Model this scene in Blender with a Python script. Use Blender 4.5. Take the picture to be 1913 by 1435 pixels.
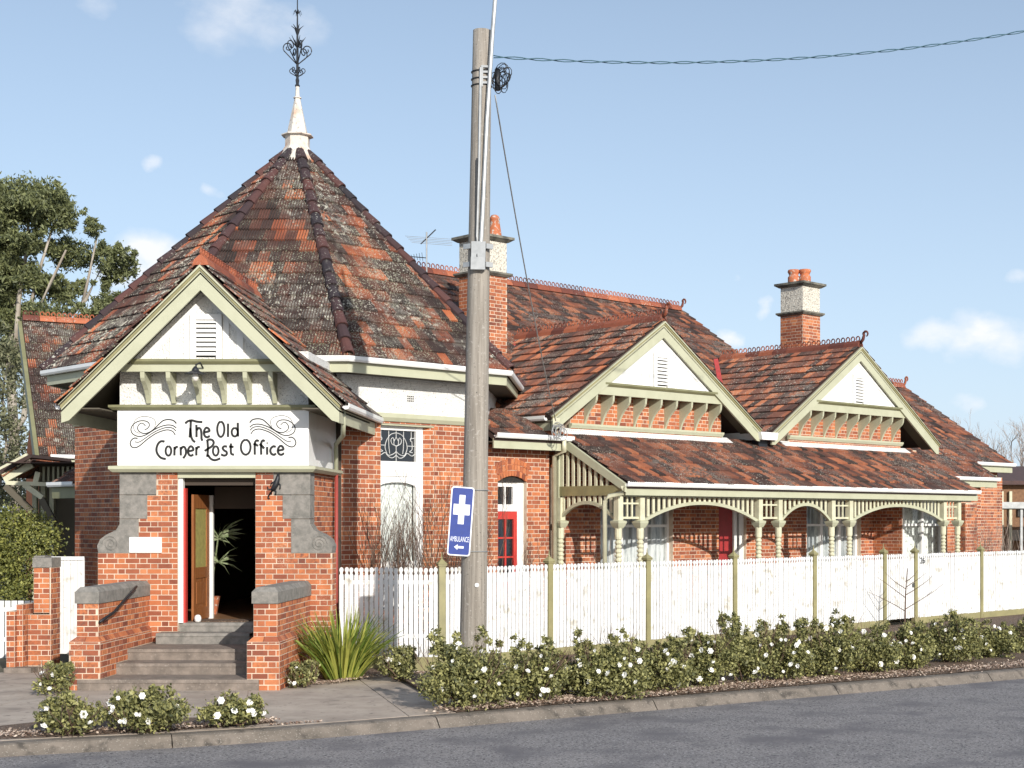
import bpy, math, random
import numpy as np
from mathutils import Vector, Matrix
R = math.radians
SQ = math.sqrt(2.0)
random.seed(7)
rng = np.random.default_rng(7)
for o in list(bpy.data.objects):
    bpy.data.objects.remove(o)
sc = bpy.context.scene
COL = sc.collection

# ------------------------------------------------------------------ camera
HC, FP, CX, CY = 2.54, 2750.0, 1150.0, 970.0      # eye height, focal length and principal point (photo pixels)
cam_d = bpy.data.cameras.new('camera')
cam_d.sensor_width = 36.0
cam_d.lens = 36.0 * FP / 1913.0
cam_d.shift_x = -(CX - 956.5) / 1913.0
cam_d.shift_y = (CY - 717.5) / 1913.0
cam_d.clip_end = 3000
cam = bpy.data.objects.new('camera', cam_d)
COL.objects.link(cam)
cam.location = (0, 0, HC)
cam.rotation_euler = (R(90), 0, 0)
sc.camera = cam

# ------------------------------------------------------------------ sky and sun
SUN = Vector((0.50, -1.0, 0.44)).normalized()
world = bpy.data.worlds.new('World')
sc.world = world
world.use_nodes = True
wn, wl = world.node_tree.nodes, world.node_tree.links
wn.clear()
w_out = wn.new('ShaderNodeOutputWorld')
w_bg = wn.new('ShaderNodeBackground')
w_sky = wn.new('ShaderNodeTexSky')
w_sky.sky_type = 'NISHITA'
w_sky.sun_disc = False
w_sky.sun_elevation = math.asin(SUN.z)
w_sky.sun_rotation = math.atan2(SUN.x, SUN.y)
w_sky.air_density = 1.0
w_sky.dust_density = 1.2
w_sky.ozone_density = 1.3
w_bg.inputs['Strength'].default_value = 0.105
w_tc = wn.new('ShaderNodeTexCoord')
# thin veil that pales the lower sky
w_sep = wn.new('ShaderNodeSeparateXYZ'); wl.new(w_tc.outputs['Generated'], w_sep.inputs[0])
# cumulus: soft noise clouds, in world directions
def wmath(op, a, b=None, c=None):
    n = wn.new('ShaderNodeMath'); n.operation = op
    for i, v in enumerate((a, b, c)):
        if v is None: continue
        if isinstance(v, (int, float)): n.inputs[i].default_value = v
        else: wl.new(v, n.inputs[i])
    return n.outputs[0]
w_map = wn.new('ShaderNodeMapping'); w_map.inputs['Scale'].default_value = (1.0, 1.0, 1.7)
wl.new(w_tc.outputs['Generated'], w_map.inputs[0])
w_n1 = wn.new('ShaderNodeTexNoise'); w_n1.inputs['Scale'].default_value = 26.0
w_n1.inputs['Detail'].default_value = 7.0; w_n1.inputs['Roughness'].default_value = 0.58
wl.new(w_map.outputs[0], w_n1.inputs['Vector'])
def direction(px, py):
    return Vector(((px - CX) / FP, 1.0, (CY - py) / FP)).normalized()
w_n2 = wn.new('ShaderNodeTexNoise'); w_n2.inputs['Scale'].default_value = 22.0; w_n2.inputs['Detail'].default_value = 6.0
wl.new(w_tc.outputs['Generated'], w_n2.inputs['Vector'])
w_wv = wn.new('ShaderNodeVectorMath'); w_wv.operation = 'MULTIPLY_ADD'; wl.new(w_n2.outputs['Color'], w_wv.inputs[0]); w_wv.inputs[1].default_value = (.05, .05, .03); w_wv.inputs[2].default_value = (-.025, -.025, -.015)
w_wp = wn.new('ShaderNodeVectorMath'); w_wp.operation = 'ADD'; wl.new(w_wv.outputs[0], w_wp.inputs[0]); wl.new(w_tc.outputs['Generated'], w_wp.inputs[1])
blobs = [(440, 25, .040, .42), (525, 45, .03, .38), (400, 60, .03, .35), (175, 12, .02, .4), (265, 478, .030, 1.0), (215, 500, .02, .9), (285, 308, .009, .6), (310, 468, .014, .9), (405, 365, .008, .5),
         (1820, 628, .030, .8), (1870, 640, .03, .6), (1750, 628, .022, .7), (1360, 636, .012, .95), (1340, 650, .01, .9), (1436, 568, .010, .85), (1545, 655, .012, .5), (1366, 528, .006, .6), (1800, 752, .014, .6), (1905, 510, .01, .4), (205, 560, .02, .5),
         (-900, 300, .12, .8), (2900, 350, .15, .8), (2600, 650, .09, .8), (-500, 620, .1, .8)]
acc = None
for bx_, by_, rad, amp in blobs:
    d = direction(bx_, by_)
    sub = wn.new('ShaderNodeVectorMath'); sub.operation = 'SUBTRACT'
    wl.new(w_wp.outputs[0], sub.inputs[0]); sub.inputs[1].default_value = d
    mul = wn.new('ShaderNodeVectorMath'); mul.operation = 'MULTIPLY'
    wl.new(sub.outputs[0], mul.inputs[0]); mul.inputs[1].default_value = (1.0, 1.0, 1.7)
    ln = wn.new('ShaderNodeVectorMath'); ln.operation = 'LENGTH'
    wl.new(mul.outputs[0], ln.inputs[0])
    mr = wn.new('ShaderNodeMapRange'); mr.interpolation_type = 'SMOOTHERSTEP'
    mr.inputs['From Min'].default_value = 0.0; mr.inputs['From Max'].default_value = rad * 1.5
    mr.inputs['To Min'].default_value = amp; mr.inputs['To Max'].default_value = 0.0
    wl.new(ln.outputs['Value'], mr.inputs['Value'])
    acc = mr.outputs[0] if acc is None else wmath('MAXIMUM', acc, mr.outputs[0])
dens = wmath('SUBTRACT', wmath('MULTIPLY', acc, wmath('ADD', wmath('MULTIPLY', w_n1.outputs['Fac'], 3.4), -0.75)), 0.12)
dens = wmath('MINIMUM', wmath('MAXIMUM', dens, 0.0), 0.92)
w_gr = wn.new('ShaderNodeMapRange'); w_gr.inputs['From Min'].default_value = -0.02; w_gr.inputs['From Max'].default_value = 0.36
w_gr.inputs['To Min'].default_value = 0.64; w_gr.inputs['To Max'].default_value = 0.26
wl.new(w_sep.outputs['Z'], w_gr.inputs['Value'])
w_veil = wn.new('ShaderNodeMix'); w_veil.data_type = 'RGBA'
wl.new(w_gr.outputs[0], w_veil.inputs[0]); wl.new(w_sky.outputs[0], w_veil.inputs[6])
w_veil.inputs[7].default_value = (7.0, 8.75, 11.3, 1)
w_mix = wn.new('ShaderNodeMix'); w_mix.data_type = 'RGBA'
wl.new(dens, w_mix.inputs[0]); wl.new(w_veil.outputs[2], w_mix.inputs[6])
w_mix.inputs[7].default_value = (8.9, 9.0, 9.3, 1)
wl.new(w_mix.outputs[2], w_bg.inputs['Color'])
wl.new(w_bg.outputs[0], w_out.inputs[0])

sun_d = bpy.data.lights.new('sun', 'SUN')
sun_d.energy = 4.7
sun_d.angle = R(0.5)
sun_d.color = (1.0, 0.955, 0.885)
sun = bpy.data.objects.new('sun', sun_d)
COL.objects.link(sun)
sun.rotation_euler = SUN.to_track_quat('Z', 'Y').to_euler()
sun.location = (10, -10, 30)
sc.view_settings.view_transform = 'Standard'
sc.view_settings.look = 'None'
sc.view_settings.exposure = 0.12
sc.view_settings.gamma = 1.0
sc.view_settings.use_curve_mapping = False
sc.render.film_transparent = False

# ------------------------------------------------------------------ materials
def mat(name, col, rough=0.7, col2=None, scale=3.0, detail=5.0, thr=(0.35, 0.65), bump=0.0, bscale=40.0, rnd=0.0, metal=0.0, spots=None, stretch=None, spec=None, bdist=0.01):
    m = bpy.data.materials.new(name); m.use_nodes = True
    n, l = m.node_tree.nodes, m.node_tree.links
    b = n['Principled BSDF']
    b.inputs['Roughness'].default_value = rough
    b.inputs['Metallic'].default_value = metal
    if spec is not None: b.inputs['Specular IOR Level'].default_value = spec
    geo = n.new('ShaderNodeNewGeometry')
    pos = geo.outputs['Position']
    if stretch:
        mp = n.new('ShaderNodeMapping'); mp.inputs['Scale'].default_value = stretch
        l.new(pos, mp.inputs[0]); pos = mp.outputs[0]
    cur = None
    if col2:
        t = n.new('ShaderNodeTexNoise'); t.inputs['Scale'].default_value = scale; t.inputs['Detail'].default_value = detail
        t.inputs['Roughness'].default_value = 0.62
        l.new(pos, t.inputs['Vector'])
        mr = n.new('ShaderNodeMapRange'); mr.inputs['From Min'].default_value = thr[0]; mr.inputs['From Max'].default_value = thr[1]
        l.new(t.outputs['Fac'], mr.inputs['Value'])
        mx = n.new('ShaderNodeMix'); mx.data_type = 'RGBA'
        mx.inputs[6].default_value = (*col, 1); mx.inputs[7].default_value = (*col2, 1)
        l.new(mr.outputs[0], mx.inputs[0]); cur = mx.outputs[2]
    if spots:                                    # (colour, scale, threshold, softness)
        for sp in spots:
            t = n.new('ShaderNodeTexNoise'); t.inputs['Scale'].default_value = sp[1]; t.inputs['Detail'].default_value = 4.0
            l.new(geo.outputs['Position'], t.inputs['Vector'])
            mr = n.new('ShaderNodeMapRange'); mr.inputs['From Min'].default_value = sp[2]; mr.inputs['From Max'].default_value = sp[2] + sp[3]
            l.new(t.outputs['Fac'], mr.inputs['Value'])
            mx = n.new('ShaderNodeMix'); mx.data_type = 'RGBA'
            if cur: l.new(cur, mx.inputs[6])
            else: mx.inputs[6].default_value = (*col, 1)
            mx.inputs[7].default_value = (*sp[0], 1)
            l.new(mr.outputs[0], mx.inputs[0]); cur = mx.outputs[2]
    if rnd:
        at = n.new('ShaderNodeAttribute'); at.attribute_name = 'rnd'
        oi = n.new('ShaderNodeObjectInfo')
        ad = n.new('ShaderNodeMath'); ad.operation = 'ADD'; l.new(at.outputs['Fac'], ad.inputs[0]); l.new(oi.outputs['Random'], ad.inputs[1])
        fr = n.new('ShaderNodeMath'); fr.operation = 'FRACT'; l.new(ad.outputs[0], fr.inputs[0])
        mr = n.new('ShaderNodeMapRange'); mr.inputs['To Min'].default_value = 1 - rnd; mr.inputs['To Max'].default_value = 1 + rnd
        l.new(fr.outputs[0], mr.inputs['Value'])
        hs = n.new('ShaderNodeHueSaturation'); l.new(mr.outputs[0], hs.inputs['Value'])
        if cur: l.new(cur, hs.inputs['Color'])
        else: hs.inputs['Color'].default_value = (*col, 1)
        cur = hs.outputs[0]
    if cur: l.new(cur, b.inputs['Base Color'])
    else: b.inputs['Base Color'].default_value = (*col, 1)
    if bump:
        t = n.new('ShaderNodeTexNoise'); t.inputs['Scale'].default_value = bscale; t.inputs['Detail'].default_value = 3.0
        l.new(pos, t.inputs['Vector'])
        bp = n.new('ShaderNodeBump'); bp.inputs['Strength'].default_value = bump; bp.inputs['Distance'].default_value = bdist
        l.new(t.outputs['Fac'], bp.inputs['Height']); l.new(bp.outputs[0], b.inputs['Normal'])
    return m

def ramp_mat(name, stops, rough, lichen=None, dark=None, bump=0.3, bscale=60.0, patch=None):
    """colour of each piece from its own random number; lichen and grime grow over the pieces by position"""
    m = bpy.data.materials.new(name); m.use_nodes = True
    n, l = m.node_tree.nodes, m.node_tree.links
    b = n['Principled BSDF']; b.inputs['Roughness'].default_value = rough
    at = n.new('ShaderNodeAttribute'); at.attribute_name = 'rnd'
    oi = n.new('ShaderNodeObjectInfo')
    ad = n.new('ShaderNodeMath'); ad.operation = 'ADD'; l.new(at.outputs['Fac'], ad.inputs[0]); l.new(oi.outputs['Random'], ad.inputs[1])
    fr = n.new('ShaderNodeMath'); fr.operation = 'FRACT'; l.new(ad.outputs[0], fr.inputs[0])
    val = fr.outputs[0]
    geo = n.new('ShaderNodeNewGeometry'); pos = geo.outputs['Position']
    if patch:
        t = n.new('ShaderNodeTexNoise'); t.inputs['Scale'].default_value = patch[0]; t.inputs['Detail'].default_value = 2.0
        l.new(pos, t.inputs['Vector'])
        mr = n.new('ShaderNodeMapRange'); mr.inputs['From Min'].default_value = .3; mr.inputs['From Max'].default_value = .7
        mr.inputs['To Min'].default_value = -patch[1]; mr.inputs['To Max'].default_value = patch[1]
        l.new(t.outputs['Fac'], mr.inputs['Value'])
        a2 = n.new('ShaderNodeMath'); a2.operation = 'ADD'; a2.use_clamp = True; l.new(val, a2.inputs[0]); l.new(mr.outputs[0], a2.inputs[1]); val = a2.outputs[0]
    rp = n.new('ShaderNodeValToRGB'); rp.color_ramp.interpolation = 'LINEAR'
    el = rp.color_ramp.elements
    el[0].position, el[0].color = stops[0][0], (*stops[0][1], 1)
    el[1].position, el[1].color = stops[-1][0], (*stops[-1][1], 1)
    for p, c in stops[1:-1]:
        e = el.new(p); e.color = (*c, 1)
    l.new(val, rp.inputs[0]); cur = rp.outputs[0]
    t = n.new('ShaderNodeTexNoise'); t.inputs['Scale'].default_value = 9.0; t.inputs['Detail'].default_value = 6.0
    l.new(pos, t.inputs['Vector'])
    mr = n.new('ShaderNodeMapRange'); mr.inputs['To Min'].default_value = .72; mr.inputs['To Max'].default_value = 1.28
    l.new(t.outputs['Fac'], mr.inputs['Value'])
    hs = n.new('ShaderNodeHueSaturation'); l.new(mr.outputs[0], hs.inputs['Value']); l.new(cur, hs.inputs['Color']); cur = hs.outputs[0]
    for layer in (dark or []) + (lichen or []):
        c, s1, t1, w1, s2, t2, w2 = layer
        ta = n.new('ShaderNodeTexNoise'); ta.inputs['Scale'].default_value = s1; ta.inputs['Detail'].default_value = 3.0; l.new(pos, ta.inputs['Vector'])
        tb = n.new('ShaderNodeTexNoise'); tb.inputs['Scale'].default_value = s2; tb.inputs['Detail'].default_value = 3.0; l.new(pos, tb.inputs['Vector'])
        ma = n.new('ShaderNodeMapRange'); ma.inputs['From Min'].default_value = t1; ma.inputs['From Max'].default_value = t1 + w1; l.new(ta.outputs['Fac'], ma.inputs['Value'])
        mb = n.new('ShaderNodeMapRange'); mb.inputs['From Min'].default_value = t2; mb.inputs['From Max'].default_value = t2 + w2; l.new(tb.outputs['Fac'], mb.inputs['Value'])
        mm = n.new('ShaderNodeMath'); mm.operation = 'MULTIPLY'; l.new(ma.outputs[0], mm.inputs[0]); l.new(mb.outputs[0], mm.inputs[1])
        mx = n.new('ShaderNodeMix'); mx.data_type = 'RGBA'; l.new(mm.outputs[0], mx.inputs[0]); l.new(cur, mx.inputs[6]); mx.inputs[7].default_value = (*c, 1)
        cur = mx.outputs[2]
    l.new(cur, b.inputs['Base Color'])
    t = n.new('ShaderNodeTexNoise'); t.inputs['Scale'].default_value = bscale; t.inputs['Detail'].default_value = 4.0; l.new(pos, t.inputs['Vector'])
    bp = n.new('ShaderNodeBump'); bp.inputs['Strength'].default_value = bump; bp.inputs['Distance'].default_value = 0.01
    l.new(t.outputs['Fac'], bp.inputs['Height']); l.new(bp.outputs[0], b.inputs['Normal'])
    return m

M = {}
BR = [(0, (.20, .056, .030)), (.22, (.30, .088, .042)), (.55, (.40, .125, .052)), (.85, (.48, .155, .058)), (1, (.53, .20, .085))]
M['brick'] = ramp_mat('brick', BR, .85, bump=.5, bscale=90, dark=[((.14, .06, .045), .9, .48, .25, 22, .42, .25), ((.10, .055, .042), .35, .52, .2, 5, .42, .3)], lichen=[((.62, .40, .28), 2.0, .55, .25, 45, .5, .2)])
M['mortar'] = mat('mortar', (.70, .57, .44), .95, (.44, .34, .26), 2.2, bump=.4, bscale=120)
TS = [(0, (.030, .020, .017)), (.38, (.055, .030, .025)), (.66, (.11, .042, .029)), (.87, (.27, .076, .036)), (1, (.46, .135, .052))]
M['tile_old'] = ramp_mat('tile_old', TS, .9, bump=.8, bscale=50, patch=(.9, .18),
    dark=[((.030, .024, .022), .8, .50, .16, 14, .44, .12)],
    lichen=[((.20, .18, .155), .8, .47, .2, 5, .44, .2), ((.46, .44, .37), .55, .42, .18, 24, .585, .06), ((.50, .48, .40), .8, .48, .15, 9, .60, .03), ((.33, .34, .24), .9, .46, .15, 34, .56, .05)])
TS2 = [(0, (.035, .022, .018)), (.30, (.080, .038, .030)), (.58, (.18, .066, .040)), (.84, (.32, .105, .050)), (1, (.47, .17, .078))]
M['tile'] = ramp_mat('tile', TS2, .88, bump=.7, bscale=50, patch=(.7, .12),
    dark=[((.035, .028, .026), .7, .46, .2, 16, .46, .12)],
    lichen=[((.15, .13, .115), .7, .50, .2, 6, .45, .2), ((.42, .40, .34), .6, .44, .2, 20, .60, .06), ((.30, .25, .20), 1.1, .44, .2, 33, .56, .06)])
M['ridge'] = ramp_mat('ridge', [(0, (.10, .030, .022)), (.5, (.27, .075, .038)), (1, (.42, .13, .06))], .85, bump=.5,
    lichen=[((.42, .41, .35), .8, .48, .2, 25, .60, .05)])
M['hip'] = ramp_mat('hip', [(0, (.022, .018, .022)), (.7, (.048, .025, .026)), (1, (.10, .038, .031))], .8, bump=.5,
    lichen=[((.42, .41, .35), .8, .48, .2, 22, .60, .05)])
M['groove'] = mat('groove', (.045, .030, .025), .95, (.09, .045, .034), 8)
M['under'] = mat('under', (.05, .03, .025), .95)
M['red_tin'] = mat('red_tin', (.52, .06, .05), .5, (.35, .05, .04), 6)
M['white'] = mat('white', (.76, .755, .73), .55, (.68, .67, .63), 2.2, thr=(.5, .8), bump=.05)
M['stucco'] = mat('stucco', (.78, .77, .73), .95, (.52, .51, .48), 3, thr=(.45, .9), bump=1.0, bscale=38, bdist=.03, spots=[((.40, .38, .35), 34, .60, .08)])
M['roughcast'] = mat('roughcast', (.66, .62, .53), .95, (.30, .27, .23), 22, thr=(.5, .62), bump=1.0, bscale=30, bdist=.04)
M['green'] = mat('green', (.45, .45, .32), .5, (.38, .38, .26), 2.5, thr=(.45, .8), bump=.05)
M['green_dk'] = mat('green_dk', (.22, .215, .115), .5, (.17, .165, .085), 3, bump=.05)
M['olive'] = mat('olive', (.30, .27, .13), .5, (.22, .20, .10), 3)
M['cream'] = mat('cream', (.62, .60, .43), .5, (.50, .48, .34), 5)
M['gutter'] = mat('gutter', (.80, .80, .78), .4, (.66, .66, .64), 1.5, thr=(.5, .8))
M['stone'] = mat('stone', (.26, .24, .215), .9, (.155, .148, .132), 9, bump=.4, bscale=70, spots=[((.26, .24, .21), 26, .62, .08)])
M['stone_step'] = mat('stone_step', (.25, .205, .17), .9, (.145, .12, .10), 5, bump=.6, bscale=60, spots=[((.26, .22, .19), 24, .60, .1)])
M['cope'] = mat('cope', (.19, .18, .145), .9, (.075, .075, .065), 4, thr=(.45, .6), bump=.6, bscale=60)
M['iron'] = mat('iron', (.012, .014, .018), .5)
M['lead'] = mat('lead', (.62, .57, .50), .75, (.46, .26, .16), 2.6, thr=(.5, .75), bump=.4, bscale=20, spots=[((.30, .26, .24), 12, .60, .08)])
M['dark'] = mat('dark', (.02, .018, .016), .9)
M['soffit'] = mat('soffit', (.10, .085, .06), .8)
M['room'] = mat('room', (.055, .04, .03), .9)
M['wood'] = mat('wood', (.30, .115, .035), .45, (.20, .07, .022), 4, stretch=(6, 6, .6))
M['floorwood'] = mat('floorwood', (.26, .14, .07), .5, (.18, .09, .04), 5, stretch=(8, 1, 1))
M['red'] = mat('red', (.50, .045, .035), .5, (.48, .04, .03), 7)
M['khaki'] = mat('khaki', (.36, .32, .10), .6, (.27, .24, .08), 12)
M['lace'] = mat('lace', (.72, .73, .70), .9, (.40, .41, .40), 24, thr=(.52, .6), stretch=(1, 1, .5))
M['curtain'] = mat('curtain', (.60, .61, .60), .9, (.30, .32, .33), 9, thr=(.45, .6), stretch=(1, 1, .12))
M['picket'] = mat('picket', (.73, .73, .72), .6, (.60, .60, .58), 4, thr=(.5, .8), rnd=.07, spots=[((.47, .44, .37), 5, .58, .14), ((.34, .32, .27), 16, .66, .08)])
M['red_pipe'] = mat('red_pipe', (.34, .055, .04), .6, (.26, .05, .04), 8)
M['red_shade'] = mat('red_shade', (.36, .03, .03), .5, (.28, .025, .025), 7)  # darker copy of red, verandah shade put into the door colour
M['galv'] = mat('galv', (.42, .43, .43), .45, (.30, .31, .31), 5, metal=.3)
M['black_letter'] = mat('black_letter', (.012, .012, .012), .6)
M['orange_pot'] = mat('orange_pot', (.55, .16, .06), .8, (.35, .12, .06), 8, spots=[((.5, .42, .36), 14, .56, .08)])
def glass():
    m = bpy.data.materials.new('pane'); m.use_nodes = True
    n, l = m.node_tree.nodes, m.node_tree.links; n.clear()
    o = n.new('ShaderNodeOutputMaterial'); t = n.new('ShaderNodeBsdfTransparent'); g = n.new('ShaderNodeBsdfGlossy'); x = n.new('ShaderNodeMixShader'); f = n.new('ShaderNodeFresnel')
    t.inputs[0].default_value = (.93, .95, .95, 1); g.inputs['Roughness'].default_value = .03; f.inputs[0].default_value = 1.5
    l.new(f.outputs[0], x.inputs[0]); l.new(t.outputs[0], x.inputs[1]); l.new(g.outputs[0], x.inputs[2]); l.new(x.outputs[0], o.inputs[0])
    return m
M['pane'] = glass()
M['darkglass'] = mat('darkglass', (.012, .014, .018), .06, spec=.8)

# ------------------------------------------------------------------ object helpers
WM = {}
def link(o, parent=None, Mx=None):
    Mx = Mx or Matrix.Identity(4)
    COL.objects.link(o)
    if parent is not None:
        o.parent = parent
        o.matrix_parent_inverse = WM[parent.name].inverted()
    o.matrix_basis = Mx
    WM[o.name] = Mx.copy()
    return o
def props(o, label=None, cat=None, group=None, kind=None):
    if label: o['label'] = label
    if cat: o['category'] = cat
    if group: o['group'] = group
    if kind: o['kind'] = kind
    return o
def thing(name, loc, label, cat, group=None):
    o = bpy.data.objects.new(name, None); o.empty_display_size = .2
    link(o, None, Matrix.Translation(Vector(loc)))
    return props(o, label, cat, group)
def copy_obj(src, parent=None, Mx=None):
    return link(src.copy(), parent, Mx)

class MB:
    def __init__(s): s.v = []; s.f = []; s.m = []; s.r = []; s.cm = 0; s.cr = 0.0
    def face(s, pts):
        i = len(s.v); s.v.extend([tuple(p) for p in pts]); s.f.append(tuple(range(i, i + len(pts)))); s.m.append(s.cm); s.r.append(s.cr)
    def idx(s, vs, fs):
        i = len(s.v); s.v.extend([tuple(p) for p in vs])
        for f in fs: s.f.append(tuple(i + k for k in f)); s.m.append(s.cm); s.r.append(s.cr)
    def box8(s, p):                                # p: 4 bottom + 4 top, counter-clockwise seen from above
        s.idx(p, [(3, 2, 1, 0), (4, 5, 6, 7), (0, 1, 5, 4), (1, 2, 6, 5), (2, 3, 7, 6), (3, 0, 4, 7)])
    def box(s, x0, x1, y0, y1, z0, z1):
        s.box8([(x0, y0, z0), (x1, y0, z0), (x1, y1, z0), (x0, y1, z0), (x0, y0, z1), (x1, y0, z1), (x1, y1, z1), (x0, y1, z1)])
    def prism(s, a, b):                            # two matching polygons
        n = len(a); s.idx(list(a) + list(b), [tuple(range(n - 1, -1, -1)), tuple(range(n, 2 * n))] + [(i, (i + 1) % n, n + (i + 1) % n, n + i) for i in range(n)])
    def bar(s, a, b, w, h, up=(0, 0, 1)):
        a, b = Vector(a), Vector(b); d = (b - a).normalized(); up = Vector(up)
        if abs(d.dot(up)) > .98: up = Vector((0, 1, 0))
        x = d.cross(up).normalized() * w / 2; y = x.cross(d).normalized() * h / 2
        s.prism([a - x - y, a + x - y, a + x + y, a - x + y], [b - x - y, b + x - y, b + x + y, b - x + y])
    def tube(s, pts, r, n=6, r2=None, cap=True):
        pts = [Vector(p) for p in pts]; k = len(pts); rings = []
        ref = Vector((0.31, 0.2, 0.93))
        for i, p in enumerate(pts):
            d = (pts[min(i + 1, k - 1)] - pts[max(i - 1, 0)])
            if d.length < 1e-9: d = Vector((0, 0, 1))
            d.normalize()
            q = ref if abs(d.dot(ref)) < .95 else Vector((1, 0, 0))
            x = d.cross(q).normalized(); y = d.cross(x)
            rr = r[i] if isinstance(r, (list, tuple)) else (r if r2 is None else r + (r2 - r) * i / max(1, k - 1))
            rings.append([p + (x * math.cos(2 * math.pi * j / n) + y * math.sin(2 * math.pi * j / n)) * rr for j in range(n)])
        vs = [v for rg in rings for v in rg]; fs = []
        for i in range(k - 1):
            for j in range(n): fs.append((i * n + j, i * n + (j + 1) % n, (i + 1) * n + (j + 1) % n, (i + 1) * n + j))
        if cap: fs += [tuple(range(n - 1, -1, -1)), tuple((k - 1) * n + j for j in range(n))]
        s.idx(vs, fs)
    def lathe(s, prof, c, n=12):                   # prof: (radius, z)
        vs = []; fs = []; c = Vector(c)
        for r_, z in prof:
            for j in range(n):
                a = 2 * math.pi * (j + .5) / n; vs.append(c + Vector((r_ * math.cos(a), r_ * math.sin(a), z)))
        for i in range(len(prof) - 1):
            for j in range(n): fs.append((i * n + j, i * n + (j + 1) % n, (i + 1) * n + (j + 1) % n, (i + 1) * n + j))
        fs += [tuple(range(n - 1, -1, -1)), tuple((len(prof) - 1) * n + j for j in range(n))]
        s.idx(vs, fs)
    def build(s, name, mats, parent=None, kind=None, label=None, smooth=False, raw=False):
        if not isinstance(mats, (list, tuple)): mats = [mats]
        if raw: org = Vector((0, 0, 0))
        else:
            a = np.array(s.v); lo, hi = a.min(0), a.max(0)
            org = Vector(((lo[0] + hi[0]) / 2, (lo[1] + hi[1]) / 2, lo[2]))
            s.v = (a - np.array(org)).tolist()
        me = bpy.data.meshes.new(name); me.from_pydata(s.v, [], s.f)
        for m in mats: me.materials.append(M[m] if isinstance(m, str) else m)
        if len(mats) > 1: me.polygons.foreach_set('material_index', s.m)
        if any(s.r):
            at = me.attributes.new('rnd', 'FLOAT', 'FACE'); at.data.foreach_set('value', s.r)
        if smooth: me.polygons.foreach_set('use_smooth', [True] * len(me.polygons))
        me.update()
        o = bpy.data.objects.new(name, me)
        link(o, parent, Matrix.Translation(org))
        return props(o, label, None, None, kind)

class Fr:                                          # a wall frame: s along the wall, d outward, z up
    def __init__(s, O, ax, nr): s.O, s.ax, s.nr = Vector(O), Vector(ax).normalized(), Vector(nr).normalized()
    def p(s, a, d, z): return s.O + s.ax * a + s.nr * d + Vector((0, 0, z))
    def box(s, mb, a0, a1, d0, d1, z0, z1):        # d0 < d1 (outer)
        mb.box8([s.p(a0, d1, z0), s.p(a1, d1, z0), s.p(a1, d0, z0), s.p(a0, d0, z0), s.p(a0, d1, z1), s.p(a1, d1, z1), s.p(a1, d0, z1), s.p(a0, d0, z1)])
    def poly(s, mb, pts, d0, d1):                  # pts (a, z): extruded outline
        mb.prism([s.p(a, d0, z) for a, z in pts], [s.p(a, d1, z) for a, z in pts])
    def sweep(s, mb, prof, a0, a1):                # prof (d, z) along the wall
        mb.prism([s.p(a0, d, z) for d, z in prof], [s.p(a1, d, z) for d, z in prof])
def UV(u, v, z=0): return Vector(((u - v) / SQ, (u + v) / SQ, z))
E = Vector((1, 1, 0)) / SQ; NB = Vector((-1, 1, 0)) / SQ   # along the side street, into the block
def WF(v): return Fr(UV(0, v), E, -NB)             # wall frame at depth v, s = u
def u_at(px, v):                                   # where the sight line of a photo column meets the plane v
    K = v * SQ; r_ = (px - CX) / FP; Y = K / (1 - r_); return (2 * Y - K) / SQ
def z_at(py, Y): return HC + (CY - py) / FP * Y
def P(px, py, Y): return Vector(((px - CX) / FP * Y, Y, z_at(py, Y)))

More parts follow.
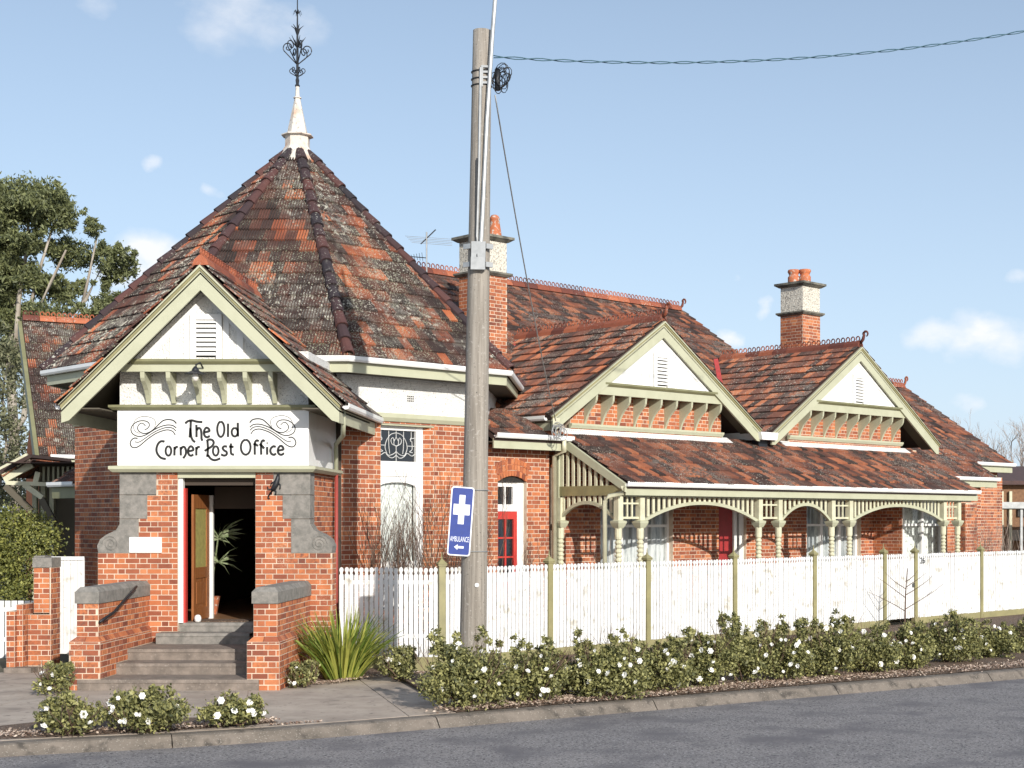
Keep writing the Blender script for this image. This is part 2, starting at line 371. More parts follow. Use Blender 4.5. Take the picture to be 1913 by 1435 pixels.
# ------------------------------------------------------------------ bricks
COURSE, PER, STR, HED = .0862, .358, .2265, .1055
brick_left = [300]
ub = MB(); ub.idx([(0, 0, 0), (1, 0, 0), (1, 0, 1), (0, 0, 1), (.012, 1, .03), (.988, 1, .03), (.988, 1, .97), (.012, 1, .97)],
        [(4, 5, 6, 7), (0, 1, 5, 4), (1, 2, 6, 5), (2, 3, 7, 6), (3, 0, 4, 7)])
unit_me = None
def unit_brick():
    global unit_me
    if unit_me is None:
        me = bpy.data.meshes.new('brick'); me.from_pydata([(x, -z_, y) for x, z_, y in [(a, b, c) for a, b, c in ub.v]], [], [f for f in ub.f]); me.materials.append(M['brick']); me.update(); unit_me = me
    return unit_me
def brick_wall(fr, mask, z0, z1, parent, name='brick_wall', thick=.22, single=False, phase=0.0, wallmat='mortar'):
    """mask(z) -> list of (a0, a1) runs; bricks stand 7 mm proud of the mortar body"""
    body = MB(); rest = MB(); sing = []
    k0 = int(math.floor(z0 / COURSE)); k1 = int(math.ceil(z1 / COURSE))
    for k in range(k0, k1 + 1):
        lo, hi = max(z0, k * COURSE), min(z1, (k + 1) * COURSE)
        if hi - lo < .004: continue
        for a0, a1 in mask((lo + hi) / 2):
            if a1 - a0 < .01: continue
            fr.box(body, a0, a1, -thick, 0, lo, hi)
            b0, b1 = lo + .0062, hi - .0062
            if b1 - b0 < .02: continue
            off = phase + (PER / 2 if k % 2 else 0.0)
            j = math.floor((a0 - off) / PER) - 1
            while True:
                base = off + j * PER
                if base > a1: break
                for s0, ln in ((base, STR), (base + STR + .013, HED)):
                    c0, c1 = max(s0, a0 + .002), min(s0 + ln, a1 - .002)
                    if c1 - c0 < .025: continue
                    rv = random.random(); pr = .0035 + random.random() * .002
                    if ln == HED: rv *= .62
                    if single and brick_left[0] > 0 and hi - lo > .07 and c1 - c0 > .09:
                        brick_left[0] -= 1; sing.append((c0, c1, b0, b1, pr)); continue
                    rest.cr = rv
                    q = [fr.p(c0, 0, b0), fr.p(c1, 0, b0), fr.p(c1, 0, b1), fr.p(c0, 0, b1), fr.p(c0 + .003, pr, b0 + .002), fr.p(c1 - .003, pr, b0 + .002), fr.p(c1 - .003, pr, b1 - .002), fr.p(c0 + .003, pr, b1 - .002)]
                    rest.idx(q, [(4, 5, 6, 7), (0, 1, 5, 4), (1, 2, 6, 5), (2, 3, 7, 6), (3, 0, 4, 7)])
                j += 1
    w = body.build(name, wallmat, parent)
    if rest.v: rest.build('brick_courses', 'brick', w, kind='stuff')
    for c0, c1, b0, b1, pr in sing:
        o = bpy.data.objects.new('brick', unit_brick())
        Mx = Matrix(((fr.ax.x * (c1 - c0), -fr.nr.x * pr, 0, 0), (fr.ax.y * (c1 - c0), -fr.nr.y * pr, 0, 0), (0, 0, b1 - b0, 0), (0, 0, 0, 1)))
        Mx.translation = fr.p(c0, 0, b0)
        link(o, w, Mx)
    return w
def runs(a0, a1, holes=()):
    """runs between a0 and a1 outside the holes (h0, h1, z0, z1)"""
    def f(z):
        out = [(a0, a1)]
        for h in holes:
            if h[2] <= z <= h[3]:
                nxt = []
                for x0, x1 in out:
                    if h[1] <= x0 or h[0] >= x1: nxt.append((x0, x1)); continue
                    if h[0] > x0: nxt.append((x0, h[0]))
                    if h[1] < x1: nxt.append((h[1], x1))
                out = nxt
        return out
    return f

# ------------------------------------------------------------------ roof tiles
TW, TG = .212, .335                                # cover width, gauge
PRF = [(0, .0)]
for _i in range(4): PRF += [(.053 * _i + .010, .024), (.053 * _i + .032, .026), (.053 * _i + .040, .0), (.053 * _i + .053, .0)]
tile_left = [300]
def tile_quads():
    q = []
    for (x0, h0), (x1, h1) in zip(PRF, PRF[1:]):
        g_ = 1 if h0 == 0 and h1 == 0 else 0
        q.append((g_, [(x0, -.012, h0 + .052), (x1, -.012, h1 + .052), (x1, TG + .03, h1 + .012), (x0, TG + .03, h0 + .012)]))
        q.append((0, [(x0, -.012, .0), (x1, -.012, .0), (x1, -.012, h1 + .052), (x0, -.012, h0 + .052)]))
    return q
TQ = tile_quads()
tile_me = {}
def tile_mesh(mn):
    if mn not in tile_me:
        mb = MB()
        for g_, q in TQ: mb.cm = g_; mb.face(q)
        me = bpy.data.meshes.new('roof_tile'); me.from_pydata(mb.v, [], mb.f); me.materials.append(M[mn]); me.materials.append(M['groove']); me.polygons.foreach_set('material_index', mb.m); me.update(); tile_me[mn] = me
    return tile_me[mn]
def clip(poly, planes):                            # poly of (u, v, h); planes (nx, ny, c): keep nx*u+ny*v <= c
    for nx, ny, c in planes:
        out = []; n = len(poly)
        for i in range(n):
            a, b = poly[i], poly[(i + 1) % n]
            da, db = nx * a[0] + ny * a[1] - c, nx * b[0] + ny * b[1] - c
            if da <= 0: out.append(a)
            if (da < 0 < db) or (db < 0 < da):
                t = da / (da - db); out.append(tuple(a[k] + (b[k] - a[k]) * t for k in range(3)))
        poly = out
        if len(poly) < 3: return []
    return poly
def roof_face(O, U, V, poly, mn, parent, single=False, name='roof', ph=0.0, thick=.09, v0=0.0):
    """convex poly of (u, v) in the roof plane, counter-clockwise; U along the eave, V up the slope"""
    O, U, V = Vector(O), Vector(U).normalized(), Vector(V).normalized(); N = U.cross(V).normalized()
    planes = []
    for i in range(len(poly)):
        a, b = poly[i], poly[(i + 1) % len(poly)]
        nx, ny = b[1] - a[1], -(b[0] - a[0]); L = math.hypot(nx, ny)
        if L < 1e-6: continue
        planes.append((nx / L, ny / L, (nx * a[0] + ny * a[1]) / L + .012))
    W3 = lambda u, v, h: O + U * u + V * v + N * h
    base = MB(); base.prism([W3(u, v, -thick) for u, v in poly], [W3(u, v, -.004) for u, v in poly])
    rf = base.build(name, 'under', parent)
    us = [p[0] for p in poly]; vs = [p[1] for p in poly]
    rest = MB()
    inside = lambda u, v: all(nx * u + ny * v <= c for nx, ny, c in planes)
    nv = int(math.ceil((max(vs) - v0) / TG))
    order = []
    for j in range(nv + 1):
        vv = v0 + j * TG
        off = (TW / 2 if j % 2 else 0) + ph
        i0 = int(math.floor((min(us) - off) / TW)) - 1; i1 = int(math.ceil((max(us) - off) / TW)) + 1
        for i in range(i0, i1):
            order.append((off + i * TW, vv))
    for uu, vv in order:
        cor = [inside(uu + a, vv + b) for a in (0, TW) for b in (-.012, TG + .03)]
        jit = (random.random() - .5) * .012
        if all(cor):
            if single and tile_left[0] > 0:
                tile_left[0] -= 1
                o = bpy.data.objects.new('roof_tile', tile_mesh(mn))
                Mx = Matrix(((U.x, V.x, N.x, 0), (U.y, V.y, N.y, 0), (U.z, V.z, N.z, 0), (0, 0, 0, 1))); Mx.translation = W3(uu, vv + jit, 0)
                link(o, rf, Mx); continue
            rest.cr = random.random(); dh = random.random() * .006
            for g_, q in TQ: rest.cm = g_; rest.face([W3(uu + a, vv + b + jit, h + dh) for a, b, h in q])
        elif any(cor) or inside(uu + TW / 2, vv + TG / 2):
            rest.cr = random.random()
            for g_, q in TQ:
                rest.cm = g_; c = clip([(uu + a, vv + b, h) for a, b, h in q], planes)
                if c: rest.face([W3(*x) for x in c])
    if rest.v: rest.build('roof_tile_courses', [mn, 'groove'], rf, kind='stuff')
    return rf

# ridge cresting: a half-round cap with pierced loops, about 0.45 m long
def crest_mesh():
    mb = MB(); L = .45; prof = [(-.13, -.06), (-.10, .03), (-.05, .075), (-.02, .10), (.02, .10), (.05, .075), (.10, .03), (.13, -.06)]
    for a, b in zip(prof, prof[1:]): mb.face([(0, a[0], a[1]), (L - .012, a[0], a[1]), (L - .012, b[0], b[1]), (0, b[0], b[1])])
    mb.face([(L - .012, p[0], p[1]) for p in prof]); mb.face([(0, p[0], p[1]) for p in prof][::-1])
    for k in range(3):
        cx = .075 + k * .15; pts = [(cx + .052 * math.sin(a), 0, .155 - .062 * math.cos(a)) for a in [2 * math.pi * i / 9 for i in range(9)]]
        mb.tube(pts + [pts[0]], .017, 4, cap=False)
    me = bpy.data.meshes.new('ridge_tile'); me.from_pydata(mb.v, [], mb.f); me.materials.append(M['ridge']); me.update(); return me
CREST = None
def crest(a, b, parent):
    global CREST
    if CREST is None: CREST = crest_mesh()
    a, b = Vector(a), Vector(b); n = max(1, round((b - a).length / .45)); d = (b - a) / n; x = d.normalized(); y = Vector((0, 0, 1)).cross(x).normalized(); z = x.cross(y)
    s = d.length / .45
    for i in range(n):
        o = bpy.data.objects.new('ridge_tile', CREST)
        Mx = Matrix(((x.x * s, y.x, z.x, 0), (x.y * s, y.y, z.y, 0), (x.z * s, y.z, z.z, 0), (0, 0, 0, 1))); Mx.translation = a + d * i
        link(o, parent, Mx)
def hip_mesh():
    mb = MB(); L = .44
    n = 7; r0, r1 = .118, .09
    for j in range(n):
        a0, a1 = math.pi * (-.12 + 1.24 * j / n), math.pi * (-.12 + 1.24 * (j + 1) / n)
        c = lambda a, r_, x, dz: (x, -r_ * math.cos(a), r_ * math.sin(a) * .85 + dz)
        mb.face([c(a0, r0, 0, .02), c(a0, r1, L, 0), c(a1, r1, L, 0), c(a1, r0, 0, .02)][::-1])
        mb.face([c(a0, r0, 0, .02), c(a1, r0, 0, .02), c(a1, r0 - .03, 0, .02), c(a0, r0 - .03, 0, .02)][::-1])
    me = bpy.data.meshes.new('hip_tile'); me.from_pydata(mb.v, [], mb.f); me.materials.append(M['hip']); me.update(); return me
HIPM = None
def hip(a, b, parent, n=None):
    global HIPM
    if HIPM is None: HIPM = hip_mesh()
    a, b = Vector(a), Vector(b); n = n or max(1, round((b - a).length / .38)); d = (b - a) / n; x = d.normalized(); y = Vector((0, 0, 1)).cross(x).normalized(); z = x.cross(y)
    for i in range(n):
        o = bpy.data.objects.new('hip_tile', HIPM); k = 1.0 + random.uniform(-.03, .05)
        Mx = Matrix(((x.x, y.x * k, z.x * k, 0), (x.y, y.y * k, z.y * k, 0), (x.z, y.z * k, z.z * k, 0), (0, 0, 0, 1))); Mx.translation = a + d * i + z * (.012)
        link(o, parent, Mx)
# ================================================================== the setting: land, kerb, road
def ground_y(py, z): return (HC - z) * FP / (py - CY)
kerb = []                                          # road edge of the kerb, road surface at z = -0.13
for px, py in ((-420, 1452), (0, 1413), (300, 1399.5), (560, 1383), (820, 1361), (1160, 1332.5), (1397, 1312.5), (1913, 1268)):
    Y = ground_y(py, -.13); kerb.append(Vector(((px - CX) / FP * Y, Y, 0)))
d_end = (kerb[-1] - kerb[-2]).normalized()
kerb = [kerb[0] + Vector((-14, -1.2, 0)), ] + kerb + [kerb[-1] + d_end * 8, kerb[-1] + d_end * 60]
# smooth
def chaikin(p, n=2):
    for _ in range(n):
        q = [p[0]]
        for a, b in zip(p, p[1:]): q += [a * .75 + b * .25, a * .25 + b * .75]
        p = q + [p[-1]]
    return p
kerb_s = chaikin(kerb, 2)
def offset(path, d):                               # to the left of travel (towards the houses)
    out = []
    for i, p in enumerate(path):
        t = (path[min(i + 1, len(path) - 1)] - path[max(i - 1, 0)]).normalized()
        out.append(p + Vector((-t.y, t.x, 0)) * d)
    return out
M['asphalt'] = mat('asphalt', (.245, .225, .215), .9, (.195, .18, .175), 1.2, bump=.8, bscale=120, spots=[((.42, .40, .39), 30, .57, .06), ((.035, .033, .037), 34, .56, .06), ((.30, .28, .28), 60, .56, .08), ((.13, .12, .125), 1.1, .5, .2)])
M['concrete'] = mat('concrete', (.46, .385, .315), .92, (.32, .26, .21), 1.3, bump=.35, bscale=90, spots=[((.20, .165, .135), 1.6, .56, .18), ((.16, .13, .11), 9, .62, .1), ((.34, .30, .26), 60, .62, .1)])
M['kerb'] = mat('kerb', (.20, .168, .138), .92, (.13, .11, .09), 3, bump=.6, bscale=80, spots=[((.07, .06, .05), 5, .55, .15), ((.30, .27, .23), 50, .60, .1)])
M['soil'] = mat('soil', (.16, .10, .065), .95, (.075, .05, .035), 8, bump=1.0, bscale=40, bdist=.03, spots=[((.34, .26, .19), 40, .58, .08)])
M['earth'] = mat('earth', (.13, .115, .07), .95, (.09, .08, .05), .6, bump=.5, bscale=8)
rd = MB(); zr = -.13
for a, b in zip(kerb_s, kerb_s[1:]):
    rd.face([(a.x, -60, zr), (b.x, -60, zr), (b.x, b.y + .02, zr), (a.x, a.y + .02, zr)])
props(rd.build('road', 'asphalt'), 'grey coarse asphalt road curving past the corner building', kind='structure')
kt = offset(kerb_s, .30)
gr = MB()
for (a, b) in zip(kt, kt[1:]): gr.face([(a.x, a.y, -.004), (b.x, b.y, -.004), (b.x, 900, -.004), (a.x, 900, -.004)])
gr.face([(-900, 10, -.004), (kt[0].x, kt[0].y, -.004), (kt[0].x, 900, -.004), (-900, 900, -.004)])
gr.face([(kt[-1].x, kt[-1].y, -.004), (900, kt[-1].y, -.004), (900, 900, -.004), (kt[-1].x, 900, -.004)])
props(gr.build('ground', 'earth'), 'bare ground around the house and its garden', kind='structure')
# the kerb: cast stones with joints
def resample(path, step, start=0.0):
    out = [path[0]]; acc_ = 0; i = 0; p = path[0]; need = step
    cur = 0.0
    pts = []; L = [0.0]
    for a, b in zip(path, path[1:]): L.append(L[-1] + (b - a).length)
    def at(s):
        for k in range(len(L) - 1):
            if s <= L[k + 1] or k == len(L) - 2:
                t = (s - L[k]) / max(1e-9, L[k + 1] - L[k]); return path[k].lerp(path[k + 1], t)
    return at, L[-1]
kat, klen = resample(kerb_s, 1)
kp = MB(); kp.face([(-300, 0, -.5), (-299.9, 0, -.5), (-299.9, .1, -.5)])
kroot = None
s = 0; j = 0
prof_k = [(0, -.20), (0, -.125), (.03, -.095), (.10, -.012), (.14, .004), (.33, .006), (.33, -.2)]
ksl = []
joint = 3.35; ph = .0
# put one joint under photo column 822
best = min((abs(((kat(q).x) / kat(q).y * FP + CX) - 822), q) for q in [i * .02 for i in range(int(klen / .02))])
s0 = best[1] - math.floor(best[1] / joint) * joint
ends = [0] + [s0 + i * joint for i in range(int((klen - s0) / joint) + 1)]
kthing = None
for a, b in zip(ends, ends[1:]):
    if b - a < .1: continue
    n = 6; pts = [kat(a + .008 + (b - a - .016) * i / n) for i in range(n + 1)]
    mb = MB()
    for i in range(n):
        t0 = (pts[min(i + 1, n)] - pts[max(i - 1, 0)]).normalized(); t1 = (pts[min(i + 2, n)] - pts[i]).normalized()
        n0 = Vector((-t0.y, t0.x, 0)); n1 = Vector((-t1.y, t1.x, 0))
        A = [pts[i] + n0 * o_ + Vector((0, 0, z_)) for o_, z_ in prof_k]; B = [pts[i + 1] + n1 * o_ + Vector((0, 0, z_)) for o_, z_ in prof_k]
        for k in range(len(prof_k) - 1): mb.face([A[k], B[k], B[k + 1], A[k + 1]])
        if i == 0: mb.face(A[::-1])
        if i == n - 1: mb.face(B)
    if kthing is None:
        base = MB()
        for q in range(60):
            p0, p1 = kat(klen * q / 60), kat(klen * (q + 1) / 60)
            nn = Vector((-(p1 - p0).y, (p1 - p0).x, 0)).normalized()
            base.face([p0 + nn * .02 + Vector((0, 0, -.14)), p1 + nn * .02 + Vector((0, 0, -.14)), p1 + nn * .31 + Vector((0, 0, -.03)), p0 + nn * .31 + Vector((0, 0, -.03))])
        kthing = props(base.build('kerb', 'soil'), 'low sloped concrete kerb between road and garden strip', kind='structure')
    mb.build('kerb_stone', 'kerb', kthing)
# garden strips and the footpath slabs
def sheet(name, mn, pts, z, **k): 
    mb = MB(); mb.face([(x, y, z) for x, y in pts]); return props(mb.build(name, mn), **k)
def gp(px, py, z=0.0): Y = ground_y(py, z); return ((px - CX) / FP * Y, Y)
ki = [p for p in offset(kerb_s, .335)]
pave_back = 26.4
fp = [(p.x, p.y) for p in ki if -20 < p.x < -1.75] 
xs = fp[-1][0]
path_o = props(MB.build((lambda m: (m.prism([(x, y, -.03) for x, y in fp + [(-1.9, 21.6), (-3.1, 23.6), (-3.9, 24.35), (-20, 24.35)]], [(x, y, -.002) for x, y in fp + [(-1.9, 21.6), (-3.1, 23.6), (-3.9, 24.35), (-20, 24.35)]]), m)[1])(MB()), 'footpath', 'soil'), 'worn concrete footpath in front of the porch steps', kind='structure')
# slabs of the footpath with open joints
fpoly = fp + [(-1.9, 21.55), (-3.1, 23.55), (-3.9, 24.3), (-20, 24.3)]
def clip2(poly, a, b):                             # keep the left side of a->b
    nx, ny = (b[1] - a[1]), -(b[0] - a[0]); c = nx * a[0] + ny * a[1]
    r_ = clip([(x, y, 0) for x, y in poly], [(nx, ny, c)]); return [(p[0], p[1]) for p in r_]
cuts = [((-14.5, 15), (-14.9, 25)), ((-11.2, 15), (-11.6, 25)), ((-8.2, 15), (-8.5, 25)), ((-4.62, 25), (-2.2, 17.5))]
def shift(c, d):
    (x0, y0), (x1, y1) = c; L = math.hypot(x1 - x0, y1 - y0); n = (-(y1 - y0) / L * d, (x1 - x0) / L * d); return ((x0 + n[0], y0 + n[1]), (x1 + n[0], y1 + n[1]))
lines = [cuts[0], cuts[1], cuts[2], (cuts[3][1], cuts[3][0])]
regions = []
for i in range(len(lines) + 1):
    q = fpoly
    if i > 0: c = shift(lines[i - 1], -.006); q = clip2(q, c[1], c[0])
    if i < len(lines): c = shift(lines[i], .006); q = clip2(q, c[0], c[1])
    if len(q) > 2: regions.append(q)
for q in regions:
    mb = MB(); z_ = .010; mb.prism([(x, y, -.02) for x, y in q], [(x, y, z_) for x, y in q]); mb.build('paving_slab', 'concrete', path_o)
# garden bed along the side street
bed = MB()
bk = [p for p in ki if p.x > -2.35 and p.x < 14]
nseg = len(bk)
for i in range(nseg - 1):
    a, b = bk[i], bk[i + 1]
    def back(p):
        x = p.x; 
        return Vector((max(-3.9, x - .3), max(24.55, x + 27.35), .09)) if x < 60 else p
    A2, B2 = back(a), back(b)
    m1, m2 = a.lerp(A2, .12) + Vector((0, 0, .05)), b.lerp(B2, .12) + Vector((0, 0, .05))
    bed.face([(a.x, a.y, .012), (b.x, b.y, .012), m2, m1]); bed.face([m1, m2, B2, A2])
bed.face([(bk[0].x, bk[0].y, .012), (bk[0].x, bk[0].y, .06), (-3.9, 24.55, .09), (-3.1, 23.5, .05)])
props(bed.build('garden_bed', 'soil'), 'strip of leaf-strewn soil between kerb and picket fence', kind='structure')
b2 = MB()
def strip(pts, z0, z1):
    n = len(pts); c = Vector((sum(p[0] for p in pts) / n, sum(p[1] for p in pts) / n, z1))
    for i in range(n):
        a, b = pts[i], pts[(i + 1) % n]; b2.face([(a[0], a[1], z0), (b[0], b[1], z0), c])
strip([gp(-40, 1385), gp(180, 1375), gp(370, 1364), gp(520, 1351.5), gp(500, 1344), gp(360, 1342), gp(70, 1350), gp(-40, 1362)], .012, .05)
strip([gp(545, 1283), gp(720, 1262), gp(785, 1250), gp(800, 1238), gp(620, 1238), gp(560, 1245)], .012, .07)
props(b2.build('garden_bed', 'soil'), 'small patch of soil with fallen leaves beside the steps', kind='structure')

# ================================================================== the post office
PO = thing('post_office', (-6.6, 26.5, 0), 'red brick former post office with pyramid tiled roof, gabled side wing and corner porch', 'building')
YP = 24.2                                          # front face of the porch
XF = Fr((0, YP, 0), (1, 0, 0), (0, -1, 0))         # porch front frame, s = X
FL = .83                                           # floor level
# ---- step piers (front first: these bricks show largest)
for (xl0, xl1, xu0, xu1) in ((-8.08, -7.62, -7.99, -7.67), (-5.45, -4.97, -5.37, -5.02)):
    fr = Fr((0, 21.83, 0), (1, 0, 0), (0, -1, 0)); lo = Fr((0, 21.76, 0), (1, 0, 0), (0, -1, 0))
    pier = brick_wall(lo, runs(xl0, xl1 - .003), -.06, .725, PO, 'step_pier', thick=.2, single=True)
    brick_wall(fr, runs(xu0, xu1), .80, 1.29, pier, 'pier_face', thick=.2, single=True) if False else None
    up = brick_wall(fr, runs(xu0, xu1 - .003), .797, 1.29, PO, 'step_pier', thick=.2, single=True)
    inner = MB(); inner.box(xl0 + .004, xl1 - .03, 21.97, YP - .004, -.06, .722); inner.box(xu0 + .004, xu1 - .03, 22.04, YP - .004, .80, 1.288); inner.build('pier_core', 'mortar', up)
    # splayed plinth course
    sp = MB(); sp.cr = .7
    nb = 2
    for i in range(nb):
        a0, a1 = xl0 + (xl1 - xl0) * i / nb + .004, xl0 + (xl1 - xl0) * (i + 1) / nb - .004; c0, c1 = max(xu0, a0 + (xu0 - xl0) * (1 - i)), min(xu1, a1 - (xl1 - xu1) * i)
        sp.cr = .5 + .3 * i; sp.box8([(a0, 21.76, .725), (a1, 21.76, .725), (a1, 21.9, .725), (a0, 21.9, .725), (c0, 21.83, .797), (c1, 21.83, .797), (c1, 21.9, .797), (c0, 21.9, .797)])
    ys = 21.9
    while ys < YP - .02:
        ye = min(ys + .112, YP)
        sp.cr = random.random()
        sp.box8([(xl0, ys + .004, .725), (xl1, ys + .004, .725), (xl1, ye - .004, .725), (xl0, ye - .004, .725), (xu0, ys + .004, .797), (xu1, ys + .004, .797), (xu1, ye - .004, .797), (xu0, ye - .004, .797)])
        ys = ye
    sp.build('splay_course', 'brick', up, kind='stuff')
    for side in (1,):                              # the side that the camera sees (facing +X)
        frl = Fr((xl1, 0, 0), (0, 1, 0), (1, 0, 0)); fru = Fr((xu1, 0, 0), (0, 1, 0), (1, 0, 0))
        brick_wall(frl, runs(21.764, YP), -.06, .725, PO, 'step_pier', thick=.1)
        brick_wall(fru, runs(21.834, YP), .797, 1.29, PO, 'step_pier', thick=.1)
    # coping stones with chamfered edges
    for y0, y1 in ((21.80, 22.95), (22.955, YP)):
        cp = MB(); x0, x1, c = xu0 - .02, xu1 + .02, .06
        prof = [(x0, 1.29), (x1, 1.29), (x1, 1.29 + .17), (x1 - c, 1.29 + .24), (x0 + c, 1.29 + .24), (x0, 1.29 + .17)]
        if y0 < 22:
            cp.idx([(x, y0, z) for x, z in prof[:3]] + [(x1 - c, y0 + c, 1.53), (x0 + c, y0 + c, 1.53), (x0, y0, 1.46)] + [(x, y1, z) for x, z in prof],
                   [(0, 1, 2, 5), (5, 2, 3, 4), (0, 6, 7, 1), (1, 7, 8, 2), (2, 8, 9, 3), (3, 9, 10, 4), (4, 10, 11, 5), (5, 11, 6, 0), (11, 10, 9, 8, 7, 6)])
        else: cp.prism([(x, y0, z) for x, z in prof], [(x, y1, z) for x, z in prof])
        cp.build('coping_stone', 'stone', PO)
# ---- steps
for x0, x1, y0, y1, z0, z1 in ((-7.95, -5.27, 21.74, 22.6, -.05, .17), (-7.64, -5.43, 22.45, 23.2, .0, .34), (-7.64, -5.43, 22.98, 24.3, .0, .51), (-7.47, -5.95, 23.92, 24.62, .50, .685), (-7.2, -5.92, 24.30, 24.75, .68, .83)):
    st = MB(); e = .012
    st.box8([(x0, y0, z0), (x1, y0, z0), (x1, y1, z0), (x0, y1, z0), (x0, y0, z1 - e), (x1, y0, z1 - e), (x1, y1, z1 - e), (x0, y1, z1 - e)])
    st.box8([(x0, y0 - .012, z1 - .05), (x1, y0 - .012, z1 - .05), (x1, y1, z1 - .05), (x0, y1, z1 - .05), (x0, y0, z1), (x1, y0, z1), (x1, y1, z1), (x0, y1, z1)])
    st.build('stone_step', 'stone_step' if z1 < .6 else 'stone', PO)
# ---- porch front wall: stepped stone quoins bite into the brick
DX0, DX1 = -7.20, -5.92
SCROLL_L = [(-8.50, 1.985), (-7.84, 1.985), (-7.84, 2.545), (-7.70, 2.545), (-7.70, 2.94), (-7.55, 2.94), (-7.55, 3.31), (-8.15, 3.31), (-8.15, 2.46), (-8.21, 2.36), (-8.36, 2.29), (-8.47, 2.21), (-8.52, 2.10)]
cxm = -6.585
SCROLL_R = [(2 * cxm - x, z) for x, z in SCROLL_L][::-1]
def porch_mask(z):
    if z < 1.985: rr = [(-8.51, DX0), (DX1, -4.663)]
    elif z < 2.545: rr = [(-7.84, DX0), (DX1, -5.33)]
    elif z < 2.94: rr = [(-7.70, DX0), (DX1, -5.47)]
    else: rr = [(-7.55, DX0), (DX1, -5.62)]
    if z < .5: rr = [(-8.51, -7.64), (-5.43, -4.66)]
    if .50 < z < .685: rr = [(-8.51, -7.47), (-5.95, -4.66)]
    return rr
brick_wall(XF, lambda z: porch_mask(z)[:1], -.06, 3.31, PO, 'porch_wall', thick=.34, single=True)
brick_wall(XF, lambda z: porch_mask(z)[1:], -.06, 3.31, PO, 'porch_wall', thick=.34, single=True, phase=.1)
for sc_, side in ((SCROLL_L, -1), (SCROLL_R, 1)):
    cuts_z = [(1.985, 2.54), (2.55, 2.935), (2.945, 3.31)]
    grp = None
    for (za, zb) in cuts_z:
        pl = clip([(x, z, 0) for x, z in sc_], [(0, 1, zb), (0, -1, -za)])
        # outline is not convex: the clip keeps it simple enough for these cuts
        mb = MB(); XF.poly(mb, [(p[0], p[1]) for p in pl], -.34, .012); mb.build('quoin_stone', 'stone', PO)
    c = (-8.30 if side < 0 else 2 * cxm + 8.30, 2.135); sp = MB(); pts = []
    for i in range(40):
        a = i * .38; rr = .135 - .0031 * i
        pts.append(XF.p(c[0] + side * rr * math.cos(a), .014, c[1] + rr * math.sin(a)))
    sp.tube(pts, .009, 4); sp.build('scroll_carving', 'stone', PO)
# porch sides and the octagon
OC = Vector((-6.59, 30.49, 0))                     # centre of the octagon
AG, AW = 4.49, 4.00                                # apothem at the gutter, at the wall
def octv(ap, k, z=0.0):                            # vertex k: 0 = right end of the front face, going anticlockwise from above is negative
    a = R(-90 + 22.5 + 45 * k); r_ = ap / math.cos(R(22.5)); return OC + Vector((r_ * math.cos(a), r_ * math.sin(a), z))
def oct_frame(k, ap=AW):                           # face between vertex k and k+1 (k=0: right face); s from the vertex k
    a, b = octv(ap, k), octv(ap, k + 1); ax = (b - a).normalized(); return Fr(a, ax, Vector((ax.y, -ax.x, 0))), (b - a).length
side_r = Fr((-5.05, 0, 0), (0, 1, 0), (1, 0, 0)); side_l = Fr((-8.15, 0, 0), (0, 1, 0), (-1, 0, 0))
brick_wall(side_r, runs(YP + .01, 26.52), -.05, 3.33, PO, 'porch_wall', thick=.28)
brick_wall(side_l, runs(YP + .01, 26.52), -.05, 3.33, PO, 'porch_wall', thick=.28)
ol = Fr((-4.66, 0, 0), (0, 1, 0), (1, 0, 0)); brick_wall(ol, runs(YP + .004, YP + .34), -.05, 1.98, PO, 'porch_wall', thick=.02)
# sign box
sb = MB()
sb.box(-8.17, -5.03, YP - .06, YP + .28, 3.42, 4.33); sb.box(-5.33, -5.031, YP + .28, 26.55, 3.42, 4.33); sb.box(-8.17, -7.87, YP + .28, 26.55, 3.42, 4.33)
sign = sb.build('sign_panel', 'white', PO)
uppr = MB(); uppr.box(-8.15, -5.05, YP + .0, YP + .28, 4.42, 5.3); uppr.box(-5.33, -5.052, YP + .28, 26.5, 4.42, 5.3); uppr.box(-8.148, -7.87, YP + .28, 26.5, 4.42, 5.3); uppr.build('stucco_band', 'stucco', PO)
mprof = lambda d, z0, z1: [(d - .02, z0), (d + .035, z0), (d + .085, z0 + (z1 - z0) * .45), (d + .085, z1 - .012), (d - .02, z1)]
def belt(z0, z1, mn, d0=0.06, name='moulding'):
    mb = MB(); pr = mprof(0, z0, z1)
    # three sides of the porch, mitred
    path = [(-8.15 - d0, 26.5, (-1, 0)), (-8.15 - d0, YP - d0, (-1, -1)), (-5.05 + d0 - .0, YP - d0, (1, -1)), (-5.05 + d0, 26.5, (1, 0))]
    rings = [[Vector((x + ox * d, y + oy * d, z)) for d, z in pr] for x, y, (ox, oy) in path]
    for a, b in zip(rings, rings[1:]):
        n = len(a); mb.idx(a + b, [(i, (i + 1) % n, n + (i + 1) % n, n + i) for i in range(n)])
    mb.idx(rings[0] + rings[-1], [tuple(range(len(pr))), tuple(range(2 * len(pr) - 1, len(pr) - 1, -1))])
    return mb.build(name, mn, PO)
belt(3.31, 3.42, 'green'); belt(4.33, 4.42, 'green_dk')
mb = MB(); mb.box(DX0 - .05, DX1 + .03, YP + .0, YP + .3, 3.22, 3.31); mb.build('door_lintel', 'green', PO)
